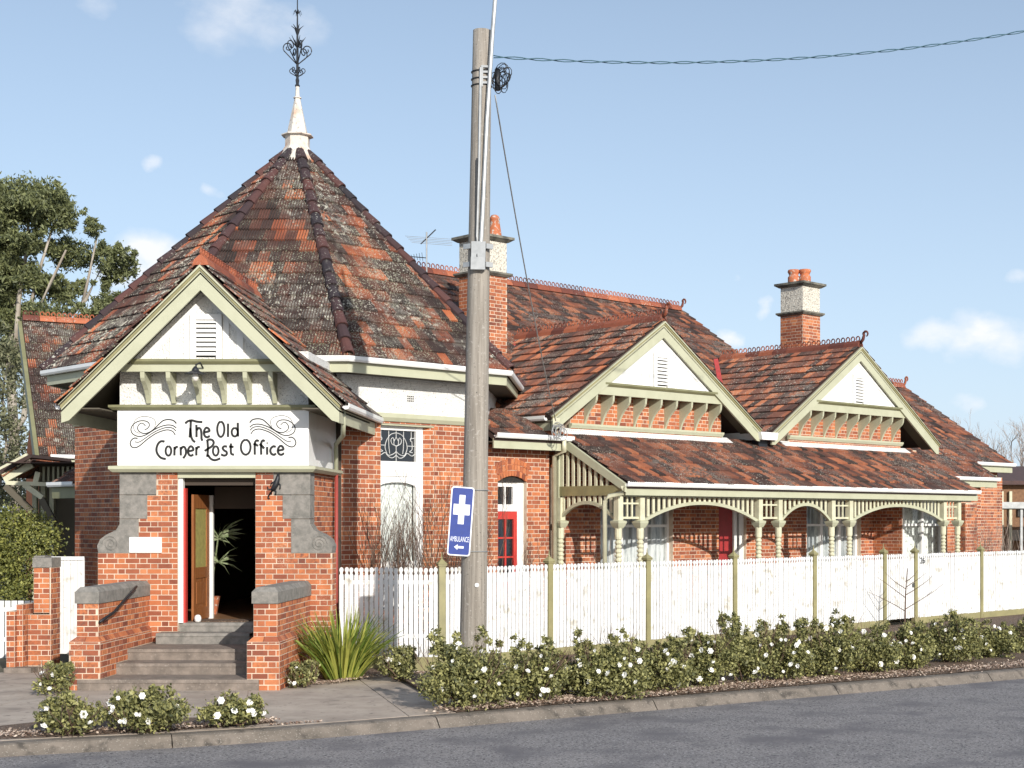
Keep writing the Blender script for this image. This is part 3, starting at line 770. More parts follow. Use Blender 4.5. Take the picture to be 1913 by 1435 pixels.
# the lettering on the sign, drawn as strokes
def smooth(pts, n=5):
    out = []
    for i in range(len(pts) - 1):
        p0, p1, p2, p3 = pts[max(i - 1, 0)], pts[i], pts[i + 1], pts[min(i + 2, len(pts) - 1)]
        for k in range(n):
            t = k / n; out.append(tuple(.5 * (2 * p1[j] + (p2[j] - p0[j]) * t + (2 * p0[j] - 5 * p1[j] + 4 * p2[j] - p3[j]) * t * t + (3 * p1[j] - p0[j] - 3 * p2[j] + p3[j]) * t ** 3) for j in (0, 1)))
    return out + [tuple(pts[-1])]
SY = YP - .064
def sgn(x, y):                                     # photo pixel -> sign plane
    return Vector(((x - CX) / FP * SY, SY, HC + (CY - y) / FP * SY))
def ribbon(mb, pts, w0, w1=None, taper=False):
    p = [sgn(*q) for q in smooth(pts)]; n = len(p); w1 = w1 or w0
    L = []; Rr = []
    for i in range(n):
        t = (p[min(i + 1, n - 1)] - p[max(i - 1, 0)]); t.normalize(); nn = Vector((-t.z, 0, t.x))
        f = i / (n - 1); w = (w0 + (w1 - w0) * f) / 2
        if taper: w *= .35 + .65 * math.sin(math.pi * min(1, max(0, f))) 
        L.append(p[i] + nn * w); Rr.append(p[i] - nn * w)
    for i in range(n - 1):
        a = [L[i], L[i + 1], Rr[i + 1], Rr[i]]
        mb.face(a)
def ell(cx, cy, rx, ry): return [(cx + rx * math.sin(2 * math.pi * i / 16), cy - ry * math.cos(2 * math.pi * i / 16)) for i in range(17)]
c1 = lambda pts: [(230 + x / 6.345, 770 + y / 6.345) for x, y in pts]
c2 = lambda pts: [(390 + x / 6.345, 770 + y / 6.345) for x, y in pts]
LW = .038
letters = [
 (c1, [[(735, 135), (768, 108), (815, 98), (870, 112), (940, 118)], [(803, 100), (800, 200), (808, 290), (828, 335), (855, 355)], [(797, 190), (792, 260), (788, 302)]]),
 (c1, [[(868, 150), (870, 230), (870, 298)], [(872, 215), (895, 188), (920, 205), (928, 260), (930, 315), (942, 340)]]),
 (c1, [[(962, 240), (1000, 232), (1024, 222), (1012, 195), (985, 185), (964, 212), (958, 250), (970, 284), (998, 298), (1028, 280)]]),
 (c1, [ell(1158, 203, 42, 90)]), (c1, [[(1244, 135), (1243, 295)]]),
 (c2, [ell(308, 238, 36, 50), [(344, 125), (347, 290)]]),
 (c1, [[(492, 352), (470, 345), (440, 350), (410, 385), (395, 440), (405, 490), (440, 535), (475, 550), (507, 555)]]),
 (c1, [ell(537, 460, 33, 55)]), (c1, [[(610, 410), (608, 515)], [(612, 440), (628, 415), (650, 412)]]),
 (c1, [[(682, 412), (684, 515)], [(686, 438), (708, 412), (732, 420), (745, 460), (740, 505), (712, 548)]]),
 (c1, [[(776, 462), (808, 458), (832, 448), (824, 418), (800, 405), (777, 430), (770, 468), (782, 505), (808, 516), (832, 500)]]),
 (c1, [[(868, 412), (868, 515)], [(870, 440), (886, 415), (910, 414)]]),
 (c1, [[(1000, 345), (1005, 430), (1000, 520)], [(988, 345), (1020, 325), (1058, 332), (1074, 362), (1058, 398), (1015, 430), (965, 460)], [(1008, 510), (1040, 553), (1090, 570), (1152, 548)], [(985, 520), (1015, 518)]]),
 (c1, [ell(1098, 460, 33, 55)]), (c1, [[(1232, 410), (1200, 405), (1180, 425), (1196, 452), (1226, 472), (1226, 503), (1195, 515), (1160, 500)]]),
 (c2, [[(263, 370), (262, 470), (274, 498), (300, 505)], [(240, 408), (295, 412)]]), (c2, [ell(438, 416, 57, 88)]),
 (c2, [[(546, 505), (545, 400), (552, 352), (572, 335), (594, 346)], [(528, 375), (560, 385), (585, 402)]]),
 (c2, [[(622, 505), (620, 400), (627, 352), (645, 335), (664, 348)], [(600, 378), (632, 402), (658, 432)]]),
 (c2, [[(692, 412), (692, 505)], [(686, 368), (698, 368)]]),
 (c2, [[(795, 415), (768, 405), (738, 428), (730, 462), (745, 495), (775, 505), (797, 488)]]),
 (c2, [[(822, 455), (855, 450), (885, 440), (874, 410), (850, 400), (826, 425), (818, 465), (836, 498), (865, 505), (892, 485)]])]
for f, strokes in letters:
    mb = MB()
    for k, st in enumerate(strokes): ribbon(mb, f(st), LW if len(st) < 17 else LW * .95)
    mb.build('letter', 'black_letter', sign)
sw = [([(485, 125), (520, 90), (580, 78), (640, 90), (690, 130), (740, 180), (800, 225), (870, 243), (930, 215), (945, 170), (920, 130), (885, 122), (850, 155)], .016, .010),
      ([(485, 180), (530, 148), (600, 143), (680, 165), (760, 205), (850, 260), (930, 278), (1000, 250), (1024, 195), (1000, 140), (940, 100), (870, 92), (820, 110), (805, 145), (825, 180), (862, 200)], .013, .012),
      ([(490, 215), (530, 180), (600, 172), (680, 195), (770, 240), (870, 310), (930, 345), (980, 342)], .012, .010),
      ([(498, 262), (530, 218), (590, 200), (660, 215), (740, 250), (840, 320), (910, 380), (960, 408), (1005, 408), (1032, 370), (1020, 325), (985, 298), (945, 302)], .012, .015),
      ([(745, 170), (732, 120), (750, 75), (810, 48), (880, 40), (950, 65), (985, 105), (995, 160), (975, 215), (920, 243)], .006, .006)]
for mirror in (0, 1):
    mb = MB()
    for st, w0, w1 in sw:
        p = c2(st)
        if mirror: p = [(2 * 398 - x, y + 1.6) for x, y in p]
        ribbon(mb, p, w0 * 1.35, w1 * 1.25)
    mb.build('scroll_ornament', 'black_letter', sign)
# ---- octagon walls
ZF0, ZF1, ZS = 4.35, 4.50, 5.16                    # frieze moulding, soffit
fr0, L0 = oct_frame(0)
W0, W1, W1b = .86, 1.93, 2.10                      # the tall window
brick_wall(fr0, runs(0, L0, [(W0, W1b, .9, 4.28)]), -.05, ZF0, PO, 'tower_wall', thick=.3)
fr1, L1 = oct_frame(1); brick_wall(fr1, runs(0, L1), -.05, ZF0, PO, 'tower_wall', thick=.3)
frl, Ll = oct_frame(-2); brick_wall(frl, runs(0, Ll), -.05, ZF0, PO, 'tower_wall', thick=.3)
frf, Lf = oct_frame(-1)
mb = MB()
for k in (2, 3, 4, 5): f_, L_ = oct_frame(k); f_.box(mb, 0, L_, -.3, 0, -.05, ZF0)
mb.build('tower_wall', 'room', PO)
f_, L_ = oct_frame(-1)
for q0, q1 in ((0, .09), (L_ - .1, L_)): mb = MB(); f_.box(mb, q0, q1, -.3, 0, -.05, ZF0); mb.build('tower_wall', 'room', PO)
mb = MB()
for k in range(8): f_, L_ = oct_frame(k); f_.box(mb, -.01 if k in (0, 7) else 0, L_, -.3, .012, ZF1, ZS + .06)
mb.build('frieze', 'stucco', PO)
def oct_ring(name, mn, prof, ks, ap=AW):
    mb = MB()
    rings = []
    for k in ks:
        v = octv(ap, k); o_ = (v - OC).normalized() / math.cos(R(22.5))
        rings.append([v + o_ * d + Vector((0, 0, z)) for d, z in prof])
    for a, b in zip(rings, rings[1:]):
        n = len(a); mb.idx(a + b, [(i, (i + 1) % n, n + (i + 1) % n, n + i) for i in range(n)])
    mb.idx(rings[0] + rings[-1], [tuple(range(len(prof))), tuple(range(2 * len(prof) - 1, len(prof) - 1, -1))])
    return mb.build(name, mn, PO)
oct_ring('frieze_moulding', 'green', [(-.02, ZF0), (.03, ZF0), (.07, ZF0 + .07), (.07, ZF1), (-.02, ZF1)], range(-2, 3))
oct_ring('soffit', 'soffit', [(-.05, ZS), (AG - AW - .05, ZS), (AG - AW - .05, ZS + .03), (-.05, ZS + .03)], range(-3, 4))
oct_ring('fascia', 'green', [(AG - AW - .05, ZS - .02), (AG - AW - .02, ZS - .02), (AG - AW - .02, ZS + .16), (AG - AW - .05, ZS + .16)], range(-3, 4))
GP = [(.0, -.02), (.05, -.06), (.10, -.055), (.12, -.02), (.12, .04), (.105, .045), (.105, .0), (.02, -.0)]     # gutter section (out, up)
oct_ring('gutter', 'gutter', [(AG - AW - .02 + a, ZS + .22 + b) for a, b in GP], range(-3, 4))
# tower window
fw = lambda mb, a0, a1, d0, d1, z0, z1: fr0.box(mb, a0, a1, d0, d1, z0, z1)
mb = MB(); fr0.box(mb, W0, W1b, -.3, -.02, 4.28, 4.35); mb.build('window_head', 'green', PO)
wd = MB(); fw(wd, W0, W0 + .06, -.22, -.13, .9, 4.28); fw(wd, W1 - .16, W1, -.22, -.13, .9, 4.28); fw(wd, W0 + .06, W1 - .16, -.22, -.14, 4.2, 4.28)
fw(wd, W0 + .06, W1 - .16, -.22, -.13, 3.34, 3.62); fw(wd, W0 + .06, W1 - .16, -.24, -.15, 3.27, 3.345); fw(wd, W0 + .06, W1 - .16, -.22, -.13, .9, 1.75)
ar = [(W0 + .06, 3.28), (W1 - .16, 3.28)]; m_ = (W0 + W1 - .10) / 2; hw_ = (W1 - W0 - .22) / 2
wd.prism([fr0.p(a, -.16, z) for a, z in [(m_ + hw_, 3.30), (m_ - hw_, 3.30)] + [(m_ - hw_ * math.cos(t), 3.13 + .10 * math.sin(t)) for t in [math.pi * i / 10 for i in range(11)]]],
         [fr0.p(a, -.135, z) for a, z in [(m_ + hw_, 3.30), (m_ - hw_, 3.30)] + [(m_ - hw_ * math.cos(t), 3.13 + .10 * math.sin(t)) for t in [math.pi * i / 10 for i in range(11)]]])
tw = wd.build('window', 'white', PO)
ra, rb = fr0.p(W1 - .01, -.17, 0), fr0.p(W1b + .005, -.006, 0); rx = (rb - ra).normalized(); brick_wall(Fr(ra, rx, Vector((rx.y, -rx.x, 0))), runs(0, (rb - ra).length), .9, 4.28, PO, 'window_reveal', thick=.05)
mb = MB(); fw(mb, W0 + .06, W1 - .16, -.20, -.19, 3.62, 4.2); mb.build('pane', 'darkglass', tw)
mb = MB(); n = 30
for i in range(n):                                  # the curtain hangs in soft folds
    a0, a1 = W0 + .06 + (W1 - W0 - .22) * i / n, W0 + .06 + (W1 - W0 - .22) * (i + 1) / n
    mb.face([fr0.p(a0, -.24 - .012 * math.sin(i * 1.7), 1.75), fr0.p(a1, -.24 - .012 * math.sin((i + 1) * 1.7), 1.75), fr0.p(a1, -.24 - .012 * math.sin((i + 1) * 1.7), 3.3), fr0.p(a0, -.24 - .012 * math.sin(i * 1.7), 3.3)])
mb.build('lace_curtain', 'lace', tw)
mb = MB(); fw(mb, W0 + .06, W1 - .16, -.205, -.20, 1.75, 3.27); mb = MB(); mb.face([fr0.p(W0 + .06, -.2, 1.75), fr0.p(W1 - .16, -.2, 1.75), fr0.p(W1 - .16, -.2, 3.3), fr0.p(W0 + .06, -.2, 3.3)]); mb.build('pane', 'pane', tw)
# leadlight tracery
M['came'] = mat('came', (.55, .56, .55), .5)
mb = MB(); wx, wz = (W0 + .06 + W1 - .16) / 2, 3.91; hw2 = (W1 - .16 - W0 - .06) / 2
def tr(pts, r_=.008):
    for sx_ in (1, -1):
        mb.tube([fr0.p(wx + sx_ * a * hw2, -.18, wz + b * .29) for a, b in smooth(pts, 4)], r_, 4)
tr([(0, .85), (.3, .72), (.52, .35), (.6, -.1), (.5, -.5)]); tr([(0, .55), (.12, .3), (.1, .05), (0, -.02)]); tr([(0, .0), (.22, .12), (.28, .4), (.16, .52), (.12, .3)])
tr([(0, -.35), (.15, -.52), (.4, -.62), (.6, -.45), (.85, -.62), (1, -.5)]); tr([(0, -.6), (.2, -.78), (.4, -.7), (.55, -.5)]); tr([(.4, 1), (.4, .1), (.35, -.5)]); tr([(1, .55), (.82, .5), (.78, .35), (.86, .3), (.86, -.2), (.72, -.35), (.9, -.4)])
tr([(.82, 1), (.82, .6), (.75, .45)]); tr([(1, .02), (.62, .02)])
mb.tube([fr0.p(wx, -.18, wz + b * .29) for b in (1, .55)], .008, 4); mb.tube([fr0.p(wx, -.18, wz + b * .29) for b in (-.02, -1)], .008, 4)
mb.build('lead_tracery', 'came', tw)
# air brick in the frieze
mb = MB()
for i in range(4):
    for j in range(3): fr0.box(mb, 1.46 + i * .04, 1.485 + i * .04, .012, .016, 4.74 + j * .042, 4.765 + j * .042)
mb.build('air_vent', 'dark', PO, kind='stuff')
# ---- octagon roof
ZG, ZA = 5.40, 10.30
apex = OC + Vector((0, 0, ZA))
for k, sing in ((7, True), (0, True), (1, False), (6, False), (2, False), (3, False), (4, False), (5, False)):
    a, b = octv(AG + .02, k, ZG), octv(AG + .02, k + 1, ZG); U = (b - a).normalized(); mid = (a + b) / 2; V = (apex - mid); H_ = V.length; L_ = (b - a).length
    hcut = H_ * .955
    wcut = L_ / 2 * (1 - hcut / H_)
    roof_face(a, U, V, [(0, 0), (L_, 0), (L_ / 2 + wcut, hcut), (L_ / 2 - wcut, hcut)], 'tile_old', PO, single=sing) if k in (7, 0, 1, 6, 2) else \
        MB.build((lambda m: (m.prism([a, b, apex], [a + Vector((0, 0, .06)), b + Vector((0, 0, .06)), apex + Vector((0, 0, .06))]), m)[1])(MB()), 'roof', 'under', PO)
for k in (-1, 0, 1, 2, -2):
    g = octv(AG + .04, k, ZG + .03); hip(g, g.lerp(apex + Vector((0, 0, .03)), .955), PO)
# lead cap, cone and iron finial
ct = OC + Vector((0, 0, 0))
mb = MB()
mb.idx([octv(.46 + .0, k, ZA - .42) for k in range(8)] + [octv(.235, k, ZA - .06) for k in range(8)], [(i, (i + 1) % 8, 8 + (i + 1) % 8, 8 + i) for i in range(8)])
mb.idx([octv(.235, k, ZA - .06) for k in range(8)] + [octv(.235, k, ZA + .15) for k in range(8)] + [octv(.31, k, ZA + .165) for k in range(8)] + [octv(.30, k, ZA + .19) for k in range(8)] + [octv(.20, k, ZA + .20) for k in range(8)] + [octv(.055, k, ZA + .95) for k in range(8)],
       [(j * 8 + i, j * 8 + (i + 1) % 8, (j + 1) * 8 + (i + 1) % 8, (j + 1) * 8 + i) for j in range(5) for i in range(8)])
mb.lathe([(.055, .95), (.085, .955), (.085, .975), (.045, .98), (.038, 1.20)], ct + Vector((0, 0, ZA)), 8)
fin = mb.build('spire_cap', 'lead', PO)
mb = MB(); zb = ZA + 1.2
mb.lathe([(.05, 0), (.05, .03), (.03, .05), (.04, .13), (.028, .17), (.025, .7), (.020, 1.1), (.012, 1.6), (.008, 2.6)], ct + Vector((0, 0, zb)), 8)
def scroll(c, r0, a0, turns, sx_, plane):
    pts = []
    for i in range(22):
        a = a0 + turns * 2 * math.pi * i / 21; rr = r0 * (1 - .72 * i / 21)
        pts.append(c + plane * (sx_ * rr * math.cos(a)) + Vector((0, 0, rr * math.sin(a))))
    return pts
for pl in (Vector((1, 0, 0)), Vector((.5, .866, 0)), Vector((-.5, .866, 0))):
    for sx_ in (1, -1):
        f_ = 1 if pl.x == 1 else .8
        c = ct + pl * (sx_ * .19) + Vector((0, 0, zb + .78 - .03 * sx_)); mb.tube([ct + Vector((0, 0, zb + .45))] + scroll(c, .115, R(-60), 1.25, sx_, pl), .012, 5)
        c = ct + pl * (sx_ * .11) + Vector((0, 0, zb + .33)); mb.tube([ct + Vector((0, 0, zb + .2))] + scroll(c, .06, R(-80), 1.0, sx_, pl), .010, 5)
        mb.tube([ct + Vector((0, 0, zb + .80)), ct + pl * (sx_ * .10) + Vector((0, 0, zb + .93)), ct + pl * (sx_ * .17) + Vector((0, 0, zb + 1.02))], [.014, .012, .004], 5)
        mb.tube([ct + Vector((0, 0, zb + 1.05)), ct + pl * (sx_ * .05) + Vector((0, 0, zb + 1.2)), ct + pl * (sx_ * .13) + Vector((0, 0, zb + 1.26))], [.014, .014, .004], 5)
        mb.tube([ct + Vector((0, 0, zb + 1.50)), ct + pl * (sx_ * .06) + Vector((0, 0, zb + 1.57)), ct + pl * (sx_ * .09) + Vector((0, 0, zb + 1.48))], [.012, .010, .004], 5)
mb.build('iron_finial', 'iron', fin)

# ---- gables
def gable(fr, ac, hw, zf, za, name, nbr, wall_d, beam_z, fillw, brw, brz, stucco=True, bw=.30, ext=.0):
    """fr: frame in the bargeboard plane; ac centre, hw half width, zf foot, za apex (top of the board)"""
    g = thing_part(name)
    sl = (za - zf) / hw; vt = bw * math.sqrt(1 + sl * sl)      # vertical thickness of the board
    for sd in (-1, 1):
        mb = MB()
        fr.poly(mb, [(ac, za - .16 * vt), (ac + sd * (hw), zf - .16 * vt), (ac + sd * (hw), zf - vt * .80), (ac + sd * (hw - .12), zf - vt + .12 * sl), (ac, za - vt)], -.05, .0)
        b_ = mb.build('bargeboard', 'green', g)
        mb = MB(); fr.poly(mb, [(ac, za), (ac + sd * (hw + .03), zf - .03 * sl), (ac + sd * (hw + .03), zf - .10 * vt), (ac, za - .10 * vt)], -.05, .045); mb.build('barge_moulding', 'green', b_)
        mb = MB(); fr.poly(mb, [(ac, za - .10 * vt), (ac + sd * (hw + .01), zf - .11 * vt), (ac + sd * (hw + .01), zf - .23 * vt), (ac, za - .22 * vt)], -.05, .022); mb.build('barge_moulding', 'olive', b_)
    # beam and moulding below the infill
    zb0, zb1, zb2 = beam_z
    half = lambda z: (za - vt - z) / sl
    d = wall_d[0]
    hb = half(zb0) + .10
    mb = MB(); fr.box(mb, ac - hb, ac + hb, d - .10, d, zb0, zb1); mb.build('gable_beam', 'green', g)
    mb = MB(); fr.sweep(mb, [(d - .1, zb1), (d + .02, zb1), (d + .055, zb1 + .04), (d + .055, zb2), (d - .1, zb2)], ac - half(zb1) - .05, ac + half(zb1) + .05); mb.build('gable_moulding', 'green_dk', g)
    hf = half(zb2)
    mb = MB(); fr.poly(mb, [(ac - hf - .12, zb2), (ac + hf + .12, zb2), (ac, zb2 + (hf + .12) * sl)], d - .16, d - .05)
    pn = mb.build('gable_panel', 'white' if not stucco else 'stucco', g)
    lw = fillw
    for xo in (-3.3 * lw, -1.9 * lw, 1.9 * lw, 3.3 * lw):       # cover battens
        zt = zb2 + (hf - abs(xo)) * sl
        if zt - zb2 > .1:
            mb = MB(); fr.poly(mb, [(ac + xo - .05, zb2), (ac + xo + .05, zb2), (ac + xo + .05, zb2 + (hf - abs(xo + .05)) * sl), (ac + xo - .05, zb2 + (hf - abs(xo - .05)) * sl)], d - .05, d - .03); mb.build('batten', 'white', pn)
    for sd in (-1, 1):
        mb = MB(); fr.poly(mb, [(ac, zb2 + hf * sl), (ac + sd * hf, zb2), (ac + sd * (hf - .12), zb2), (ac, zb2 + hf * sl - .12 * sl)], d - .05, d - .034); mb.build('batten', 'white', pn)
    # louvre
    zl0, zl1 = zb2 + .04, zb2 + hf * sl * .60
    mb = MB(); fr.box(mb, ac - lw - .09, ac - lw, d - .06, d + .012, zl0 - .04, zl1 + .09); fr.box(mb, ac + lw, ac + lw + .09, d - .06, d + .012, zl0 - .04, zl1 + .09); fr.box(mb, ac - lw, ac + lw, d - .06, d + .012, zl1, zl1 + .09)
    lv = mb.build('louvre', 'white', g)
    mb = MB(); fr.box(mb, ac - lw, ac + lw, d - .049, d - .045, zl0, zl1); mb.build('louvre_back', 'dark', lv)
    ns = 8; h = (zl1 - zl0) / ns
    for i in range(ns):
        z = zl0 + i * h; mb = MB()
        mb.prism([fr.p(ac - lw, d - .04, z + h * 1.02), fr.p(ac - lw, d - .03, z + h * 1.02), fr.p(ac - lw, d + .012, z + h * .28), fr.p(ac - lw, d + .004, z + h * .24)],
                 [fr.p(ac + lw, d - .04, z + h * 1.02), fr.p(ac + lw, d - .03, z + h * 1.02), fr.p(ac + lw, d + .012, z + h * .28), fr.p(ac + lw, d + .004, z + h * .24)])
        mb.build('slat', 'white', lv)
    # brackets
    dw = wall_d[1]; z0, z1 = brz; n = nbr; w = brw
    D_ = d - dw - .01; curve = [(0, z0), (D_ * .10, z0)] + [(D_ * fx_, z0 + (z1 - z0) * fz_) for fx_, fz_ in ((.17, .12), (.27, .26), (.42, .42), (.66, .58), (.88, .70), (.97, .80), (1, 1))] + [(0, z1)]
    for i in range(n):
        a = ac + (i - (n - 1) / 2) * w[0]
        mb = MB(); mb.prism([fr.p(a - w[1] / 2, dw + c[0], c[1]) for c in curve], [fr.p(a + w[1] / 2, dw + c[0], c[1]) for c in curve]); mb.build('bracket', 'green', g)
    return g
def thing_part(name):
    o = bpy.data.objects.new(name, None); o.empty_display_size = .1; return link(o, PO, Matrix.Identity(4))
gp_ = gable(Fr((0, 23.5, 0), (1, 0, 0), (0, -1, 0)), -6.63, 2.22, 4.40, 6.60, 'porch_gable', 6, (-.33, -.70), (4.93, 5.05, 5.13), .165, (.415, .07), (4.44, 4.93), bw=.285)
for nm, ac, hw, zf, za in (('side_gable', 23.71, 3.33, 4.67, 6.905), ('side_gable', 31.09, 3.60, 4.60, 6.95)):
    sc1 = hw / 3.4
    g = gable(WF(22.20), ac, hw, zf, za, nm, 9, (-.05, -.46), (za - 1.72, za - 1.54, za - 1.46), .17, (.50, .055), (za - 2.34, za - 1.72), stucco=False, bw=.30)
    # bottom rail under the brackets
    mb = MB(); WF(22.66).sweep(mb, [(0, za - 2.44), (.05, za - 2.44), (.10, za - 2.38), (.10, za - 2.34), (0, za - 2.34)], ac - 2.45, ac + 2.45); mb.build('gable_rail', 'green', g)
# soffits of the gables and roofs over them
def gable_roof(fr_bar, ac, hw, zf, za, back, mn, single=False, left=True, right=True, lback=None, rback=None, wh=.0):
    """two slopes running back from the bargeboard plane"""
    ax, nb = fr_bar.ax, -fr_bar.nr
    sl = (za - zf) / hw
    for sd, dep in ((-1, lback or back), (1, rback or back)):
        foot = fr_bar.p(ac + sd * (hw + .06), -.01, zf - .06 * sl + .03); top = fr_bar.p(ac, -.01, za + .03); V = top - foot; H_ = V.length
        if sd < 0: roof_face(foot + nb * dep, -nb, V, [(0, 0), (dep, 0), (dep, H_), (0, H_)], mn, PO)
        else: roof_face(foot, nb, V, [(0, 0), (dep, 0), (dep, H_), (0, H_)], mn, PO)
fb = Fr((0, 23.5, 0), (1, 0, 0), (0, -1, 0))
gable_roof(fb, -6.63, 2.22, 4.40, 6.60, 5.3, 'tile_old')
crest(Vector((-6.63, 23.5, 6.66)), Vector((-6.63, 28.3, 6.66)), PO)
# gutters, fascias and soffit boards of the porch roof
for sd in (-1, 1):
    f_ = Fr((-6.63 + sd * 2.22, 23.5, 0), (0, 1, 0), (sd, 0, 0))
    mb = MB(); f_.sweep(mb, [(.02 + a, 4.36 + b) for a, b in GP], .1, 3.6); mb.build('gutter', 'gutter', PO)
    mb = MB(); f_.box(mb, .03, 3.6, -.03, .0, 4.08, 4.30); mb.build('fascia', 'green', PO)
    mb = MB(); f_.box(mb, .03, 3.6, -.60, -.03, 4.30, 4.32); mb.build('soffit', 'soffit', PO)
# downpipe of the porch
mb = MB(); mb.tube([(-4.43, 23.95, 4.32), (-4.43, 23.95, 4.05), (-4.50, 24.3, 3.92), (-4.92, 25.9, 3.86), (-4.96, 26.1, 3.80), (-4.96, 26.15, 3.35)], .04, 8); mb.build('downpipe', 'green', PO, smooth=True)
mb = MB(); mb.tube([(-4.96, 26.15, 3.35), (-4.96, 26.15, .1)], .034, 8); mb.build('downpipe', 'red_pipe', PO, smooth=True)
# red valley flashings
mb = MB(); a = P(560, 622, 26.4); 
def strip3(a, b, w, mn='red_tin'):
    mb = MB(); a, b = Vector(a), Vector(b); x = (b - a).normalized().cross(Vector((0, -1, 0.2))).normalized() * w / 2; mb.prism([a - x, a + x, a + x + Vector((0, -.03, .02)), a - x + Vector((0, -.03, .02))], [b - x, b + x, b + x + Vector((0, -.03, .02)), b - x + Vector((0, -.03, .02))]); mb.build('flashing', mn, PO)
strip3(P(541, 608, 26.95), P(586, 660, 26.1), .10)

# ---- side wing walls (plane v = 22.66), frame s = u
VW = 22.66
fw_ = WF(VW)
UA = 18.95; UB = 20.70
dr = (u_at(930, VW), u_at(984, VW))
brick_wall(fw_, runs(UA, UB, [(dr[0], dr[1], .5, 3.44)]), -.05, 4.05, PO, 'wing_wall', thick=.3)
# brick arch over the red door: two rings of headers
mb = MB(); uc = (dr[0] + dr[1]) / 2; hwd = (dr[1] - dr[0]) / 2
mb2 = MB(); fw_.box(mb2, dr[0], dr[1], -.3, -.05, 3.30, 3.46); mb2.build('door_head', 'dark', PO)
for ring, (r0, r1) in enumerate(((0, .108), (.122, .228), (.242, .345))):
    n = 11
    for i in range(n):
        f0, f1 = i / n + .008, (i + 1) / n - .008
        def pt(f, r_): a = (f - .5) * 2; return (uc + a * (hwd + .08 * r_ / .3), 3.30 + .12 * (1 - a * a) + r_)
        pts = [pt(f0, r0), pt(f1, r0), pt(f1, r1), pt(f0, r1)]; mb.cr = random.random(); fw_.poly(mb, pts, -.1, .012)
mb.build('arch_bricks', 'brick', PO, kind='stuff')
# the red door with fanlight
z0 = .83
mb = MB(); fw_.box(mb, dr[0], dr[0] + .05, -.2, -.1, z0, 3.36); fw_.box(mb, dr[1] - .17, dr[1], -.2, -.1, z0, 3.36); fw_.box(mb, dr[0], dr[1] - .17, -.2, -.1, 3.28, 3.36); fw_.box(mb, dr[0] + .05, dr[1] - .17, -.2, -.1, 2.70, 2.84)
fw_.box(mb, dr[0] + .05, dr[1] - .17, -.18, -.12, 3.20, 3.28)
dfr = mb.build('door_frame', 'white', PO)
iw = (dr[1] - .17 - dr[0] - .05)
mb = MB(); fw_.box(mb, dr[0] + .05 + iw * .42, dr[0] + .05 + iw * .47, -.17, -.12, 2.84, 3.2); fw_.box(mb, dr[1] - .27, dr[1] - .17, -.17, -.12, 2.84, 3.2); mb.build('fanlight_bar', 'white', dfr)
mb = MB(); fw_.box(mb, dr[0] + .05, dr[1] - .2, -.19, -.18, 2.84, 3.2); mb.build('pane', 'darkglass', dfr)
rdz = 2.70; a0, a1 = dr[0] + .03, dr[1] - .12
mb = MB(); fw_.box(mb, a0, a0 + .07, -.17, -.11, z0, rdz); fw_.box(mb, a1 - .14, a1, -.17, -.11, z0, rdz); fw_.box(mb, a0 + .07, a1 - .14, -.17, -.11, rdz - .16, rdz); fw_.box(mb, a0 + .07, a1 - .14, -.17, -.11, z0, 1.35)
rdoor = mb.build('door', 'red', PO, label='red glazed side door')
mb = MB(); fw_.box(mb, a0 + .07, a1 - .14, -.16, -.15, 1.35, rdz - .16); mb.build('pane', 'darkglass', rdoor)
mb = MB(); xm = (a0 + .07 + a1 - .14) / 2
fw_.box(mb, xm - .018, xm + .018, -.15, -.118, 1.35, rdz - .16)
for zz in (1.75, 2.14): fw_.box(mb, a0 + .07, a1 - .14, -.149, -.119, zz, zz + .035)
mb.build('glazing_bar', 'red', rdoor)
# verandah back wall
w1 = (u_at(1122, VW), u_at(1257, VW)); w2 = (u_at(1507, VW), u_at(1608, VW)); dd = (u_at(1343, VW), u_at(1394, VW)); w3 = (u_at(1686, VW), u_at(1757, VW))
brick_wall(fw_, runs(20.9, 34.3, [(w1[0], w1[1], .7, 3.25), (w2[0], w2[1], .7, 3.25), (dd[0], dd[1], .5, 3.3)]), .3, 4.42, PO, 'verandah_wall', thick=.3)
# upper wall in the gables
for ac, za in ((23.71, 6.905), (31.09, 6.95)):
    def um(z, ac=ac, za=za):
        h = (za - .30 - z) / (2.235 / 3.33) if True else 0
        h = min(2.42, max(.3, h)); return [(ac - h, ac + h)]
    brick_wall(WF(VW - .02), um, 4.36, za - 1.6, PO, 'gable_wall', thick=.25)
    mb = MB(); WF(VW).sweep(mb, [(.0, 4.33), (.20, 4.30), (.20, 4.33), (.02, 4.45), (0, 4.46)], ac - 2.75, ac + 2.65); mb.build('flashing', 'gutter', PO)
